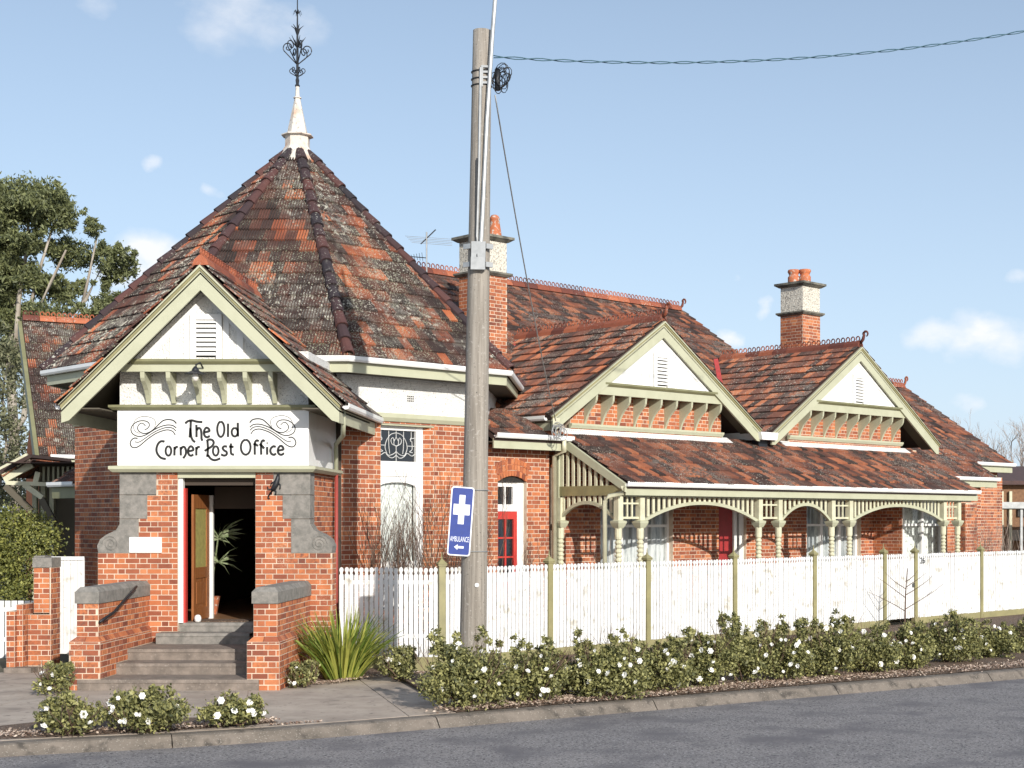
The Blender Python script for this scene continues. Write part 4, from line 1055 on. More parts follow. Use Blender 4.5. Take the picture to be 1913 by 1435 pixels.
# windows of the verandah wall
def tall_window(f_, a0, a1, z0, z1, cols, tr_z, cur='curtain', parent=PO, dd_=-.12):
    mb = MB(); t = .07
    f_.box(mb, a0, a0 + t, dd_ - .08, dd_, z0, z1); f_.box(mb, a1 - t, a1, dd_ - .08, dd_, z0, z1); f_.box(mb, a0 + t, a1 - t, dd_ - .08, dd_, z1 - t, z1)
    f_.box(mb, a0 + t, a1 - t, dd_ - .08, dd_ + .01, tr_z, tr_z + .06)
    for i in range(1, cols):
        c = a0 + (a1 - a0) * i / cols; f_.box(mb, c - .05, c + .05, dd_ - .078, dd_ + .005, z0, z1 - t)
    w = mb.build('window', 'white', parent)
    mb = MB(); f_.box(mb, a0 + .05, a1 - .05, dd_ - .06, dd_ - .05, z0, z1 - .05); mb = MB(); mb.face([f_.p(a0 + .05, dd_ - .055, z0), f_.p(a1 - .05, dd_ - .055, z0), f_.p(a1 - .05, dd_ - .055, z1 - .05), f_.p(a0 + .05, dd_ - .055, z1 - .05)]); mb.build('pane', 'pane', w)
    mb = MB(); n = int((a1 - a0) / .045)
    for i in range(n):
        b0, b1 = a0 + (a1 - a0) * i / n, a0 + (a1 - a0) * (i + 1) / n; wv = lambda k: dd_ - .11 - .025 * math.sin(k * 1.9) - .012 * math.sin(k * .7)
        mb.face([f_.p(b0, wv(i), z0), f_.p(b1, wv(i + 1), z0), f_.p(b1, wv(i + 1), z1), f_.p(b0, wv(i), z1)])
    mb.build('curtain', cur, w)
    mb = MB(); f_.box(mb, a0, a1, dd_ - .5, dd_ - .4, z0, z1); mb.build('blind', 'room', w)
    return w
tall_window(fw_, w1[0], w1[1], .9, 3.25, 3, 2.36); tall_window(fw_, w2[0], w2[1], .9, 3.25, 3, 2.36, 'curtain'); 
VB = 21.75; b0_, b1_ = u_at(1688, VB), u_at(1760, VB)
brick_wall(WF(VB), runs(b0_ - .06, 34.4), .1, 1.35, PO, 'bay_wall', thick=.1); brick_wall(WF(VB), runs(b1_, 34.4), 1.35, 3.6, PO, 'bay_wall', thick=.1); brick_wall(Fr(UV(b0_ - .06, 0, 0), NB, -E), runs(VB + .005, VW), .1, 3.7, PO, 'bay_wall', thick=.02)
tall_window(WF(VB), b0_, b1_, 1.35, 3.35, 2, 2.36, 'lace', dd_=-.02)
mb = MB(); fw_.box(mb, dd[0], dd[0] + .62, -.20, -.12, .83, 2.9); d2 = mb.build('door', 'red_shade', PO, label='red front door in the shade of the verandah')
mb = MB(); fw_.box(mb, dd[0] + .62, dd[0] + .74, -.2, -.08, .83, 3.3); fw_.box(mb, dd[1] - .16, dd[1], -.2, -.08, .83, 3.3); fw_.box(mb, dd[0], dd[0] + .62, -.2, -.12, 2.9, 3.0); mb.build('door_frame', 'white', PO)
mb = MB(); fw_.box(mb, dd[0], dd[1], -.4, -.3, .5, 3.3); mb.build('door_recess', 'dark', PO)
# verandah
ver = thing_part('verandah')
VG, VP = 20.62, 20.82                              # gutter line, post line
f_ = WF(VG)
pitch = (4.37 - 3.27) / (VW - VG)
U0, U1 = 20.93, 34.0
O = UV(U0, VG - .06, 3.27 - .06 * pitch); V = NB + Vector((0, 0, pitch)); Ls = (VW - VG + .06) * math.sqrt(1 + pitch ** 2)
roof_face(O, E, V, [(0, 0), (U1 - U0, 0), (U1 - U0, Ls), (0, Ls)], 'tile', PO, name='verandah_roof')
mb = MB(); WF(VG).sweep(mb, [(-.02 + a, 3.25 + b) for a, b in GP], U0 - .05, U1 + .1); mb.build('gutter', 'gutter', ver)
mb = MB(); WF(VG).box(mb, U0, U1 + .1, -.05, -.015, 3.02, 3.17); mb.build('fascia', 'green', ver)
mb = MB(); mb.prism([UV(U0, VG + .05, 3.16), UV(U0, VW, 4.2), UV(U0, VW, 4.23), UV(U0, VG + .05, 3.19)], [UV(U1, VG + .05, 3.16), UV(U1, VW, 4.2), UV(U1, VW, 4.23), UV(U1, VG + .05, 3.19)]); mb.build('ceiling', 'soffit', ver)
mb = MB(); WF(VP).box(mb, U0 - .02, U1, -.05, .05, 2.99, 3.06); mb.build('beam', 'green', ver)
mb = MB(); mb.prism([UV(U0, VP - .15, .3), UV(U1, VP - .15, .3), UV(U1, VW, .3), UV(U0, VW, .3)], [UV(U0, VP - .15, .70), UV(U1, VP - .15, .70), UV(U1, VW, .72), UV(U0, VW, .72)]); mb.build('verandah_floor', 'concrete', ver)
posts = [20.90, 21.53, 25.30, 26.00, 27.98, 28.68, 32.74, 33.42]
pm = None
def post_parts(u, v):
    global pm
    c = UV(u, v, 0)
    if pm is None:
        a = MB(); a.box(-.068, .068, -.068, .068, 2.5, 2.99); a = a.build('post', 'cream', ver, raw=True)
        b = MB(); b.lathe([(.10, 2.36), (.13, 2.40), (.165, 2.46), (.17, 2.50), (.09, 2.52)], (0, 0, 0), 4); b = b.build('capital', 'green', a, raw=True)
        pr = [(.095, .72), (.095, 1.0), (.06, 1.02)]
        z = 1.06
        while z < 2.16: pr += [(.050, z), (.072, z + .03), (.072, z + .055), (.050, z + .075)]; z += .088
        pr += [(.075, 2.17), (.075, 2.36)]
        t = MB(); t.lathe(pr, (0, 0, 0), 10); t = t.build('turned_shaft', 'cream', a, raw=True, smooth=False)
        pm = [a, b, t]
        Rz = Matrix.Translation(c) @ Matrix.Rotation(R(45), 4, 'Z')
        a.matrix_basis = Rz; WM[a.name] = Rz.copy()
        for k in (b, t): k.matrix_parent_inverse = Matrix.Identity(4); k.matrix_basis = Matrix.Identity(4); WM[k.name] = Rz.copy()
        return
    Rz = Matrix.Translation(c) @ Matrix.Rotation(R(45), 4, 'Z')
    a = copy_obj(pm[0], ver, Rz)
    for k in pm[1:]: copy_obj(k, a, Rz)
for u in posts: post_parts(u, VP)
fpo = WF(VP)
def arch(fa, a0, a1, zs, zc, ztop, step=.155, parent=ver):
    n = 18; m_, h_ = (a0 + a1) / 2, (a1 - a0) / 2
    zc_ = lambda a: zs + (zc - zs) * max(0, 1 - abs((a - m_) / h_) ** 2.1)
    mb = MB(); pts = [(a0 + (a1 - a0) * i / n) for i in range(n + 1)]
    for p, q in zip(pts, pts[1:]):
        mb.box8([fa.p(p, .035, zc_(p) - .035), fa.p(q, .035, zc_(q) - .035), fa.p(q, -.035, zc_(q) - .035), fa.p(p, -.035, zc_(p) - .035), fa.p(p, .035, zc_(p) + .035), fa.p(q, .035, zc_(q) + .035), fa.p(q, -.035, zc_(q) + .035), fa.p(p, -.035, zc_(p) + .035)])
    mb.build('arch_rail', 'green', parent)
    k = int((a1 - a0) / step)
    for i in range(1, k):
        a = a0 + (a1 - a0) * i / k
        if ztop - zc_(a) < .05: continue
        mb = MB(); fa.box(mb, a - .034, a + .034, -.014, .014, zc_(a) + .03, ztop); mb.build('slat', 'cream', parent)
arch(fpo, posts[1] + .07, posts[2] - .07, 2.50, 2.88, 2.99); arch(fpo, posts[3] + .07, posts[4] - .07, 2.50, 2.88, 2.99); arch(fpo, posts[5] + .07, posts[6] - .07, 2.50, 2.88, 2.99)
def lattice(a0, a1):
    mb = MB()
    for a in (a0 + (a1 - a0) * .36, a0 + (a1 - a0) * .64): fpo.box(mb, a - .018, a + .018, -.015, .015, 2.58, 2.99)
    fpo.box(mb, a0, a1, -.02, .02, 2.84, 2.876); fpo.box(mb, a0, a1, -.025, .025, 2.545, 2.59)
    mb.build('lattice', 'cream', ver)
for i in (0, 2, 4, 6): lattice(posts[i] + .07, posts[i + 1] - .07)
# its gable-like end by the wall
fe = Fr(UV(20.92, 0, 0), NB, -E)                    # s = v
arch(fe, VP + .07, VW - .05, 2.50, 2.88, 3.02)
mb = MB(); fe.box(mb, VP - .1, VW, -.04, .04, 3.02, 3.22); mb.build('beam', 'olive', ver)
mb = MB(); mb.prism([UV(20.86, VG - .02, 3.08), UV(20.86, VW, 4.17), UV(20.86, VW, 4.36), UV(20.86, VG - .02, 3.25)], [UV(20.92, VG - .02, 3.08), UV(20.92, VW, 4.17), UV(20.92, VW, 4.36), UV(20.92, VG - .02, 3.25)]); mb.build('bargeboard', 'green', ver)
k = 11
for i in range(1, k):
    v = VP + (VW - VP) * i / k; zt = 3.27 + (v - VG) * pitch - .2
    if zt > 3.28: mb = MB(); fe.box(mb, v - .034, v + .034, -.014, .014, 3.22, zt); mb.build('slat', 'cream', ver)
mb = MB(); fe.box(mb, VW - .12, VW, -.06, .06, .7, 4.2); mb.build('wall_post', 'green', ver)
post_parts(20.92, VW - .12) 
# downpipes
mb = MB(); c = UV(20.80, VG - .02); mb.tube([c + Vector((0, 0, 3.2)), c + Vector((.0, .0, 3.06)), UV(20.55, VG + .12, 3.0), UV(20.52, VG + .2, 2.9), UV(20.52, VG + .2, .1)], .045, 8); mb.build('downpipe', 'cream', ver, smooth=True)
mb = MB(); c = UV(20.74, VW - .42); mb.tube([c + Vector((0, 0, 4.2)), c + Vector((0, 0, 3.95)), UV(20.76, VW - .10, 3.85), UV(20.76, VW - .10, .1)], .05, 8); mb.build('downpipe', 'cream', PO, smooth=True)
# brick pier at the far end
brick_wall(WF(VP - .12), runs(33.60, 34.16), .1, 2.96, PO, 'brick_pier', thick=.26)
brick_wall(Fr(UV(34.16, 0, 0), NB, E), runs(VP - .12, VP + .14), .1, 2.96, PO, 'brick_pier', thick=.2)
brick_wall(Fr(UV(33.60, 0, 0), NB, -E), runs(VP - .12, VP + .14), .1, 2.96, PO, 'brick_pier', thick=.02)

# ---- small hipped roof over the red door
KV = 22.31; zl = 4.17
fl = WF(KV)
a0, a1 = 18.9, 20.95
mb = MB(); fl.sweep(mb, [(a, zl + .04 + b) for a, b in GP], a0, a1 + .04); mb.build('gutter', 'gutter', PO)
mb = MB(); fl.box(mb, a0, a1, -.03, .005, zl - .22, zl - .02); mb.build('fascia', 'green', PO)
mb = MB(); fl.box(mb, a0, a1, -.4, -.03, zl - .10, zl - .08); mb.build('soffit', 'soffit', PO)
Vd = (NB + Vector((0, 0, .62)))
roof_face(UV(a0, KV - .05, zl), E, Vd, [(0, 0), (a1 - a0 - .15, 0), (1.05, 1.15), (0, 1.15)], 'tile', PO, name='porch_roof')
roof_face(UV(a1 - .15, KV - .05, zl), NB, -E * 1 + Vector((0, 0, .62)), [(0, 0), (1.5, 0), (1.5, 1.0), (.9, 1.0)], 'tile', PO, name='porch_roof')
# return eave of the first gable
zg1 = 4.62
fr_ = Fr(UV(20.40, 0, 0), NB, -E)
mb = MB(); fr_.sweep(mb, [(a, zg1 + b) for a, b in GP], 22.35, 24.2); mb.build('gutter', 'gutter', PO)
mb = MB(); fr_.box(mb, 22.3, 25, -.03, .01, zg1 - .26, zg1 - .05); mb.build('fascia', 'green', PO)
brick_wall(Fr(UV(20.9, 0, 0), NB, -E), runs(22.64, 27), 3.6, zg1, PO, 'gable_side_wall', thick=.2)
# roofs of the two side gables
gable_roof(WF(22.20), 23.71, 3.33, 4.67, 6.905, 5.2, 'tile'); gable_roof(WF(22.20), 31.09, 3.60, 4.60, 6.95, 5.0, 'tile')
def fin_scroll(p, ax, mn='ridge', fs=.8):
    mb = MB(); c = Vector(p)
    pts = [c, c + ax * .10 + Vector((0, 0, .10)), c + ax * .14 + Vector((0, 0, .24))] + [c + ax * (.20 + .085 * math.cos(a)) + Vector((0, 0, .26 + .085 * math.sin(a))) for a in [math.pi - i * .62 for i in range(8)]]
    mb.tube([c + (q - c) * fs for q in pts], [.05, .042, .038] + [.038 - .003 * i for i in range(8)], 6); mb.build('ridge_finial', mn, PO, smooth=True)
for ac, za, L_ in ((23.71, 6.905, 4.9), (31.09, 6.95, 4.7)):
    a, b = UV(ac, 22.22, za + .06), UV(ac, 22.22 + L_, za + .06); crest(a, b, PO); fin_scroll(a + Vector((0, 0, .05)), -NB)
# soffits under the gable overhangs, lined with boards
for ac, hw, zf, za in ((23.71, 3.33, 4.67, 6.905), (31.09, 3.60, 4.60, 6.95)):
    sl = (za - zf) / hw
    for sd in (-1, 1):
        mb = MB(); q = [(ac, za - .12), (ac + sd * hw, zf - .12), (ac + sd * hw, zf - .15), (ac, za - .15)]
        mb.prism([UV(a, 22.2, z) for a, z in q], [UV(a, 22.75, z) for a, z in q]); mb.build('soffit', 'soffit', PO)
for sd in (-1, 1):
    sl = 2.2 / 2.22; q = [(-6.63, 6.48), (-6.63 + sd * 2.22, 4.28), (-6.63 + sd * 2.22, 4.25), (-6.63, 6.45)]
    mb = MB(); mb.prism([(x, 23.5, z) for x, z in q], [(x, 26.4, z) for x, z in q]); mb.build('soffit', 'soffit', PO)
# valley gutter between the gables
mb = MB(); c = UV(27.26, 22.15, 4.5); 
mb.prism([UV(27.0, 22.1, 4.42), UV(27.55, 22.1, 4.42), UV(27.6, 22.1, 4.6), UV(26.95, 22.1, 4.6)], [UV(27.0, 24, 4.42), UV(27.55, 24, 4.42), UV(27.6, 24, 4.6), UV(26.95, 24, 4.6)]); mb.build('gutter', 'gutter', PO)
mb = MB(); mb.prism([UV(27.08, 22.3, 4.42), UV(27.44, 22.3, 4.42), UV(27.4, 22.3, 4.1), UV(27.15, 22.3, 4.1)], [UV(27.08, 22.5, 4.42), UV(27.44, 22.5, 4.42), UV(27.4, 22.5, 4.1), UV(27.15, 22.5, 4.1)]); mb.build('rain_head', 'iron', PO)

# ---- main roof behind the gables
MP = .6647
zM = lambda v: 6.72 + MP * (v - 26.87)
VR = 29.98
Vm = NB + Vector((0, 0, MP)); k_ = math.sqrt(1 + MP * MP)
def main_slope(u0, u1, v0, v1, nm='main_roof', mn='tile'):
    return roof_face(UV(u0, v0, zM(v0)), E, Vm, [(0, 0), (u1 - u0, 0), (u1 - u0, (v1 - v0) * k_), (0, (v1 - v0) * k_)], mn, PO, name=nm)
main_slope(19.6, 32.85, 24.2, VR); main_slope(32.85, 40.05, 23.05, 26.87); main_slope(34.7, 37.9, 22.31, 23.04)
crest(UV(19.7, VR, zM(VR) + .08), UV(32.7, VR, zM(VR) + .08), PO); fin_scroll(UV(32.75, VR, zM(VR) + .12), E)
crest(UV(33.0, 26.87, zM(26.87) + .08), UV(39.9, 26.87, zM(26.87) + .08), PO); fin_scroll(UV(39.95, 26.87, zM(26.87) + .12), E)
mb = MB()
for u0, u1, v0, v1, v2 in ((19.7, 32.8, 24.2, VR, 36), (32.8, 40.0, 23.1, 26.87, 31)):
    mb.prism([UV(u0, v1, zM(v1) - .02), UV(u0, v2, zM(v1) - MP * (v2 - v1)), UV(u0, v2, 0), UV(u0, v0 + .35, 0), UV(u0, v0 + .35, zM(v0 + .35) - .12)][::-1], [UV(u1 - .12, v1, zM(v1) - .02), UV(u1 - .12, v2, zM(v1) - MP * (v2 - v1)), UV(u1 - .12, v2, 0), UV(u1 - .12, v0 + .35, 0), UV(u1 - .12, v0 + .35, zM(v0 + .35) - .12)][::-1])
mb.build('wing_body', 'brick', PO)
mb = MB(); mb.prism([UV(34.3, 22.66, 0), UV(37.6, 22.66, 0), UV(37.6, 24, 0), UV(34.3, 24, 0)], [UV(34.3, 22.66, 3.6), UV(37.6, 22.66, 3.6), UV(37.6, 24, 3.6), UV(34.3, 24, 3.6)]); mb.build('wing_body', 'mortar', PO); brick_wall(WF(22.655), runs(34.35, 37.6), .0, 3.45, PO, 'far_wall', thick=.01); brick_wall(WF(23.3), runs(37.6, 39.9), .0, 3.8, PO, 'far_wall', thick=.2)
for v, u0, u1 in ((22.31, 34.1, 37.9), (23.05, 37.9, 40.05)):
    mb = MB(); WF(v).sweep(mb, [(a, zM(v) + .0 + b) for a, b in GP], u0, u1 + .04); mb.build('gutter', 'gutter', PO)
    mb = MB(); WF(v).box(mb, u0, u1, -.03, .005, zM(v) - .24, zM(v) - .05); mb.build('fascia', 'green', PO)
    mb = MB(); WF(v).box(mb, u0, u1, -.4, -.03, zM(v) - .2, zM(v) - .18); mb.build('soffit', 'green', PO)
    f2 = Fr(UV(u1, 0, 0), NB, E); mb = MB(); f2.box(mb, v, v + .35, -.03, .0, zM(v) - .24, zM(v) + .12); mb.build('fascia', 'green', PO)
strip3(P(966, 640, 35.6), P(962, 692, 34.2), .16); strip3(P(1337, 672, 39.9), P(1346, 718, 38.6), .12)
# ---- chimneys
def chimney(c, w, zb, z1, z2, z3, pots):
    cz = Vector(c); hw = w / 2
    g = thing_part('chimney')
    core = MB(); core.prism([cz + (E * a + NB * b) * (hw - .01) + Vector((0, 0, zb)) for a, b in ((-1, -1), (1, -1), (1, 1), (-1, 1))], [cz + (E * a + NB * b) * (hw - .01) + Vector((0, 0, z1)) for a, b in ((-1, -1), (1, -1), (1, 1), (-1, 1))]); core.build('shaft', 'mortar', g)
    uu, vv = cz.dot(E), cz.dot(NB)
    brick_wall(WF(vv - hw), runs(uu - hw + .003, uu + hw), zb, z1, g, 'brick_face', thick=.02); brick_wall(Fr(UV(uu - hw, 0, 0), NB, -E), runs(vv - hw, vv + hw), zb, z1, g, 'brick_face', thick=.02)
    def blk(h0, a, b, nm, mn, h1=None):
        m = MB(); h1 = h1 or h0
        m.prism([cz + (E * i + NB * j) * h0 + Vector((0, 0, a)) for i, j in ((-1, -1), (1, -1), (1, 1), (-1, 1))], [cz + (E * i + NB * j) * h1 + Vector((0, 0, b)) for i, j in ((-1, -1), (1, -1), (1, 1), (-1, 1))]); m.build(nm, mn, g)
    blk(hw + .04, z1, z1 + .05, 'moulding', 'cope', hw + .10); blk(hw + .10, z1 + .05, z1 + .09, 'moulding', 'cope')
    blk(hw - .005, z1 + .09, z2, 'chimney_head', 'roughcast')
    blk(hw + .03, z2, z2 + .06, 'cap', 'cope', hw + .12); blk(hw + .13, z2 + .06, z2 + .12, 'cap', 'cope')
    for du, dv, kind in pots:
        m = MB(); pc = cz + E * du + NB * dv + Vector((0, 0, z2 + .12))
        if kind: m.lathe([(.15, 0), (.17, .05), (.17, .20), (.13, .26), (.15, .30), (.18, .36), (.16, .41), (.12, .41)], pc, 12)
        else: m.lathe([(.17, 0), (.17, .08), (.11, .45), (.13, .47), (.08, .55), (.05, .56)], pc, 10)
        m.build('chimney_pot', 'orange_pot', g, smooth=True)
chimney(Vector((-3.13, 34.75, 0)), .80, 5.5, 8.24, 9.06, 9.2, [(.26, -.12, 0)])
chimney(UV(33.42, 25.97, 0) + Vector((0, 0, 0)), .80, 5.5, 8.32, 9.12, 9.2, [(-.12, .14, 1), (.06, -.12, 1)])
# ================================================================== entrance
mb = MB(); mb.box(-8.1, -5.1, YP + .34, 33.5, .70, .829); mb.build('floor', 'floorwood', PO)
mb = MB(); mb.box(DX0 - .0, DX0 + .07, YP + .05, YP + .16, .83, 3.22); mb.build('door_frame', 'white', PO)
mb = MB(); mb.box(DX0 + .07, DX0 + .10, YP + .10, YP + .22, .83, 3.05); mb.build('door_frame', 'red', PO, label='red painted inner edge of the door frame')
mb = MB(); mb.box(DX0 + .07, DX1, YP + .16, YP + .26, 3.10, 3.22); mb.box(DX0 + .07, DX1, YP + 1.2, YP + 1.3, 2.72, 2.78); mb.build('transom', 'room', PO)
# open timber leaf: stiles, rails, panels, glass
da, db = Vector((-7.02, 24.50, 0)), Vector((-6.98, 25.30, 0)); fd = Fr(da, db - da, Vector(((db - da).y, -(db - da).x, 0)))
LD = (db - da).length
mb = MB(); fd.box(mb, 0, .09, -.04, 0, .85, 2.95); fd.box(mb, LD - .13, LD, -.04, 0, .85, 2.95); fd.box(mb, .09, LD - .13, -.04, 0, .85, 1.05); fd.box(mb, .09, LD - .13, -.04, 0, 1.55, 1.73); fd.box(mb, .09, LD - .13, -.04, 0, 2.72, 2.95)
leaf = mb.build('door', 'wood', PO, label='varnished timber entrance door standing open')
mb = MB(); fd.box(mb, .09, LD - .13, -.028, -.018, 1.73, 2.72); mb.build('blind', 'khaki', leaf)
mb = MB(); fd.box(mb, .09, LD - .13, -.032, -.014, 1.05, 1.55); fd.box(mb, .17, LD - .21, -.02, -.006, 1.12, 1.48); mb.build('door_panel', 'wood', leaf)
mb = MB(); mb.box(-7.02, -6.94, 25.36, 25.44, .83, 2.95); mb.build('door_frame', 'white', PO)
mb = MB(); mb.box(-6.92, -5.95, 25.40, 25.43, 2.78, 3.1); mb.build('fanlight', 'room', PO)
mb = MB(); mb.box(-7.1, -6.15, 24.45, 25.0, .83, .845); mb.build('door_mat', 'soil', PO)
# doorstop stone
mb = MB(); mb.lathe([(.03, 0), (.055, .02), (.06, .07), (.045, .11), (.02, .125)], (-6.93, 24.42, .83), 8); props(mb.build('doorstop', 'white', smooth=True), 'small round white doorstop on the threshold by the timber door', 'doorstop')
# plaque and iron lizard
mb = MB(); XF.box(mb, -7.99 + .0, -7.46, .008, .03, 1.985 + .01, 2.24); 
mb = MB(); mb.box(-7.985, -7.455, YP - .03, YP - .008, 1.99, 2.245); props(mb.build('wall_plaque', 'white'), 'plain white plaque on the brick beside the porch doorway', 'plaque')
mb = MB(); c = lambda px, py: P(px, py, YP - .03)
mb.tube([c(520, 886), c(519, 893), c(516, 903), c(511, 913), c(506, 921), c(502, 926), c(501, 930), c(504, 932)], [.02, .035, .05, .045, .022, .014, .012, .01], 7)
for a, b, d_ in (((517, 900), (524, 906), (523, 914)), ((513, 899), (507, 903), (506, 908)), ((510, 914), (516, 918), (515, 924)), ((507, 914), (501, 914), (500, 909))): mb.tube([c(*a), c(*b), c(*d_)], .011, 5)
props(mb.build('lizard_ornament', 'iron', smooth=True), 'black iron lizard ornament crawling up the brick right of the doorway', 'ornament')
# lamp on the gable beam
lc = P(376, 690, 23.72)
lp = thing('wall_lamp', (lc.x, 23.82, lc.z), 'old dark metal wall lamp with bare bulb on the porch gable beam', 'lamp')
mb = MB(); mb.tube([(lc.x, 23.82, lc.z + .03), (lc.x, 23.66, lc.z + .10), (lc.x - .02, 23.50, lc.z + .05), (lc.x - .02, 23.47, lc.z - .02)], .014, 6); mb.lathe([(.02, .04), (.05, .0), (.06, -.03), (.17, -.075), (.17, -.085), (.05, -.05)], (lc.x - .02, 23.46, lc.z - .02), 14); mb.build('shade', 'iron', lp)
M['bulb'] = mat('bulb', (.75, .72, .65), .15)
mb = MB(); mb.lathe([(.03, .0), (.045, -.04), (.055, -.09), (.04, -.13), (.01, -.15)], (lc.x - .02, 23.46, lc.z - .07), 10); mb.build('bulb', 'bulb', lp, smooth=True)
# handrail on the left pier
mb = MB(); mb.tube([(-7.63, 21.78, 1.02), (-7.60, 22.0, 1.08), (-7.60, 22.3, 1.13), (-7.60, 23.0, 1.36), (-7.60, 23.35, 1.47)], .022, 8); mb.tube([(-7.60, 22.3, 1.13), (-7.68, 22.3, 1.10)], .014, 5); mb.tube([(-7.60, 23.2, 1.42), (-7.68, 23.2, 1.38)], .014, 5)
props(mb.build('handrail', 'iron', smooth=True), 'short black pipe handrail fixed to the left step pier', 'handrail')
# palm in a pot just inside
pl = thing('indoor_palm', (-6.75, 26.0, .83), 'potted palm with fine fronds just inside the open doorway', 'potted plant')
M['frond'] = mat('frond', (.16, .22, .09), .6, (.30, .32, .20), 20)
mb = MB(); mb.lathe([(.12, 0), (.17, .3), (.18, .32), (.15, .32)], (-7.3, 26.5, .83), 10); mb.build('pot', 'orange_pot', pl)
mb = MB(); rr = random.Random(5)
for k in range(90):
    a = rr.uniform(0, 2 * math.pi); h = rr.choice((1.4, 1.36, .95)); cc = Vector((-7.04, 26.1, .83 + h)); L_ = rr.uniform(.3, .5); up = rr.uniform(-.5, .8)
    tip = cc + Vector((math.cos(a) * L_, math.sin(a) * L_ * .6, up * L_)); x = Vector((0, 0, .012)); m_ = cc.lerp(tip, .55) + Vector((0, 0, .05))
    mb.face([cc - x, m_ - x, m_ + x, cc + x]); mb.face([m_ - x, tip, m_ + x])
mb.tube([(-7.3, 26.5, 1.1), (-7.05, 26.1, 2.2)], .015, 5); mb.build('fronds', 'frond', pl, kind='stuff')

# ================================================================== left: side wing of the building, walls, gate
LW_ = Vector((.878, .478, 0)).normalized(); LN = Vector((-.478, .878, 0)).normalized()
r0 = P(38, 600, 41.0); g0 = P(74, 852, 37.9)
wing = thing_part('rear_wing')
Vl = Vector((LW_ * 0)); gpt = Vector((g0.x, g0.y, g0.z)); V_ = (Vector(r0) - gpt); V_ = V_ - LW_ * V_.dot(LW_)
H_ = V_.length
roof_face(gpt, LW_, V_, [(0, 0), (9, 0), (9, H_), (0, H_)], 'tile_old', PO, name='rear_roof')
top = gpt + V_
crest(top + Vector((0, 0, .08)), top + LW_ * 8 + Vector((0, 0, .08)), PO)
fL = Fr(Vector((gpt.x, gpt.y, 0)), LW_, -LN)
mb = MB(); fL.sweep(mb, [(a, gpt.z + b) for a, b in GP], .25, 9); mb.build('gutter', 'gutter', wing)
mb = MB(); fL.box(mb, .1, 9, -.04, .0, gpt.z - .32, gpt.z - .05); mb.build('fascia', 'green', wing)
mb = MB(); q = [(gpt - LN * .08 + Vector((0, 0, -.5))), top - LN * .0 + Vector((0, 0, -.35)), top + Vector((0, 0, .0)), gpt - LN * .1 + Vector((0, 0, -.02))]
mb.prism([p - LW_ * .12 for p in q], [p - LW_ * .02 for p in q]); mb.build('bargeboard', 'green_dk', wing)
mb = MB(); far = top + (top - gpt) * 0 + LN * (V_.dot(LN)); q = [gpt + LN * .5 - Vector((0, 0, gpt.z)), gpt + LN * .5 + Vector((0, 0, .3)), top + Vector((0, 0, -.15)), top + LN * 3.4 + Vector((0, 0, -3.6)), top + LN * 3.4 - Vector((0, 0, top.z))]
mb.prism([p + LW_ * .5 for p in q], [p + LW_ * 9 for p in q]); mb.build('wing_body', 'brick', wing)
# dark fretwork porch between the wing and the tower, in shade
fs = Fr(P(62, 970, 33.0) * 1.0, (1, 0, 0), (0, -1, 0)); Zs = HC
fs = Fr((P(0, 970, 34.0).x, 34.0, 0), (1, 0, 0), (0, -1, 0)); pxx = lambda px: (px) / FP * 34.0; zz = lambda py: z_at(py, 34.0)
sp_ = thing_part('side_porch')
mb = MB(); fs.box(mb, pxx(60), pxx(172), -.5, -.4, 0, zz(868)); mb.build('back_wall', 'soffit', sp_)  # dark material puts the shade under the porch roof into the wall colour
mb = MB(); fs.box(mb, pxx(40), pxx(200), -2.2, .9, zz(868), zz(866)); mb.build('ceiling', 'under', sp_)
for px in (62, 78, 94): mb = MB(); fs.box(mb, pxx(px), pxx(px + 8), -.06, .06, 0, zz(905)); mb.build('post', 'green', sp_)
for i in range(9): mb = MB(); fs.box(mb, pxx(80 + i * 9), pxx(80 + i * 9 + 4), -.02, .02, zz(900), zz(872)); mb.build('slat', 'green', sp_)
# the small shaded roof with its gutter
A_, B_ = P(97, 907, 31.5), P(142, 892, 30.8)
U_ = (B_ - A_).normalized(); Vt = P(118, 880, 33.2) - A_
roof_face(A_, Vector((U_.x, U_.y, 0)), Vector((-U_.y, U_.x, 0)) + Vector((0, 0, .75)), [(0, 0), (1.6, 0), (1.6, 1.5), (.35, 1.5)], 'tile', PO, name='porch_roof')
fA = Fr(Vector((A_.x, A_.y, 0)), Vector((U_.x, U_.y, 0)), Vector((U_.y, -U_.x, 0)))
mb = MB(); fA.sweep(mb, [(a, A_.z + .02 + b) for a, b in GP], -.02, 1.1); mb.build('gutter', 'gutter', sp_)
mb = MB(); fA.box(mb, 0, 1.0, -.03, .0, A_.z - .28, A_.z - .04); mb.build('fascia', 'green_dk', sp_)
# pale verge, brackets at the left end
mb = MB()
def bar_px(a, b, Y, h, w=.08): mb.bar(P(*a, Y), P(*b, Y), w, h)
bar_px((4, 888), (57, 860), 33.6, .36); mb.build('bargeboard', 'cream', sp_)
mb = MB(); mb.bar(P(12, 902, 33.6), P(93, 905, 33.6), .1, .09); mb.bar(P(45, 905, 33.6), P(80, 930, 33.6), .08, .12); mb.bar(P(66, 905, 33.6), P(72, 800 + 82, 33.6), .08, .12); mb.build('bracket', 'cream', sp_)
mb = MB(); mb.bar(P(10, 908, 33.6), P(60, 955, 33.6), .08, .14); mb.bar(P(78, 932, 33.6), P(100, 975, 33.6), .08, .14); mb.build('bracket', 'soffit', sp_)
roof_face(P(2, 885, 33.5), Vector((.0, 1, 0)), (P(57, 856, 33.5) - P(2, 885, 33.5)), [(-2.5, 0), (0, 0), (0, .75), (-2.5, .75)][::1] if False else [(0, 0), (2.5, 0), (2.5, .78), (0, .78)], 'tile', PO, name='porch_roof')

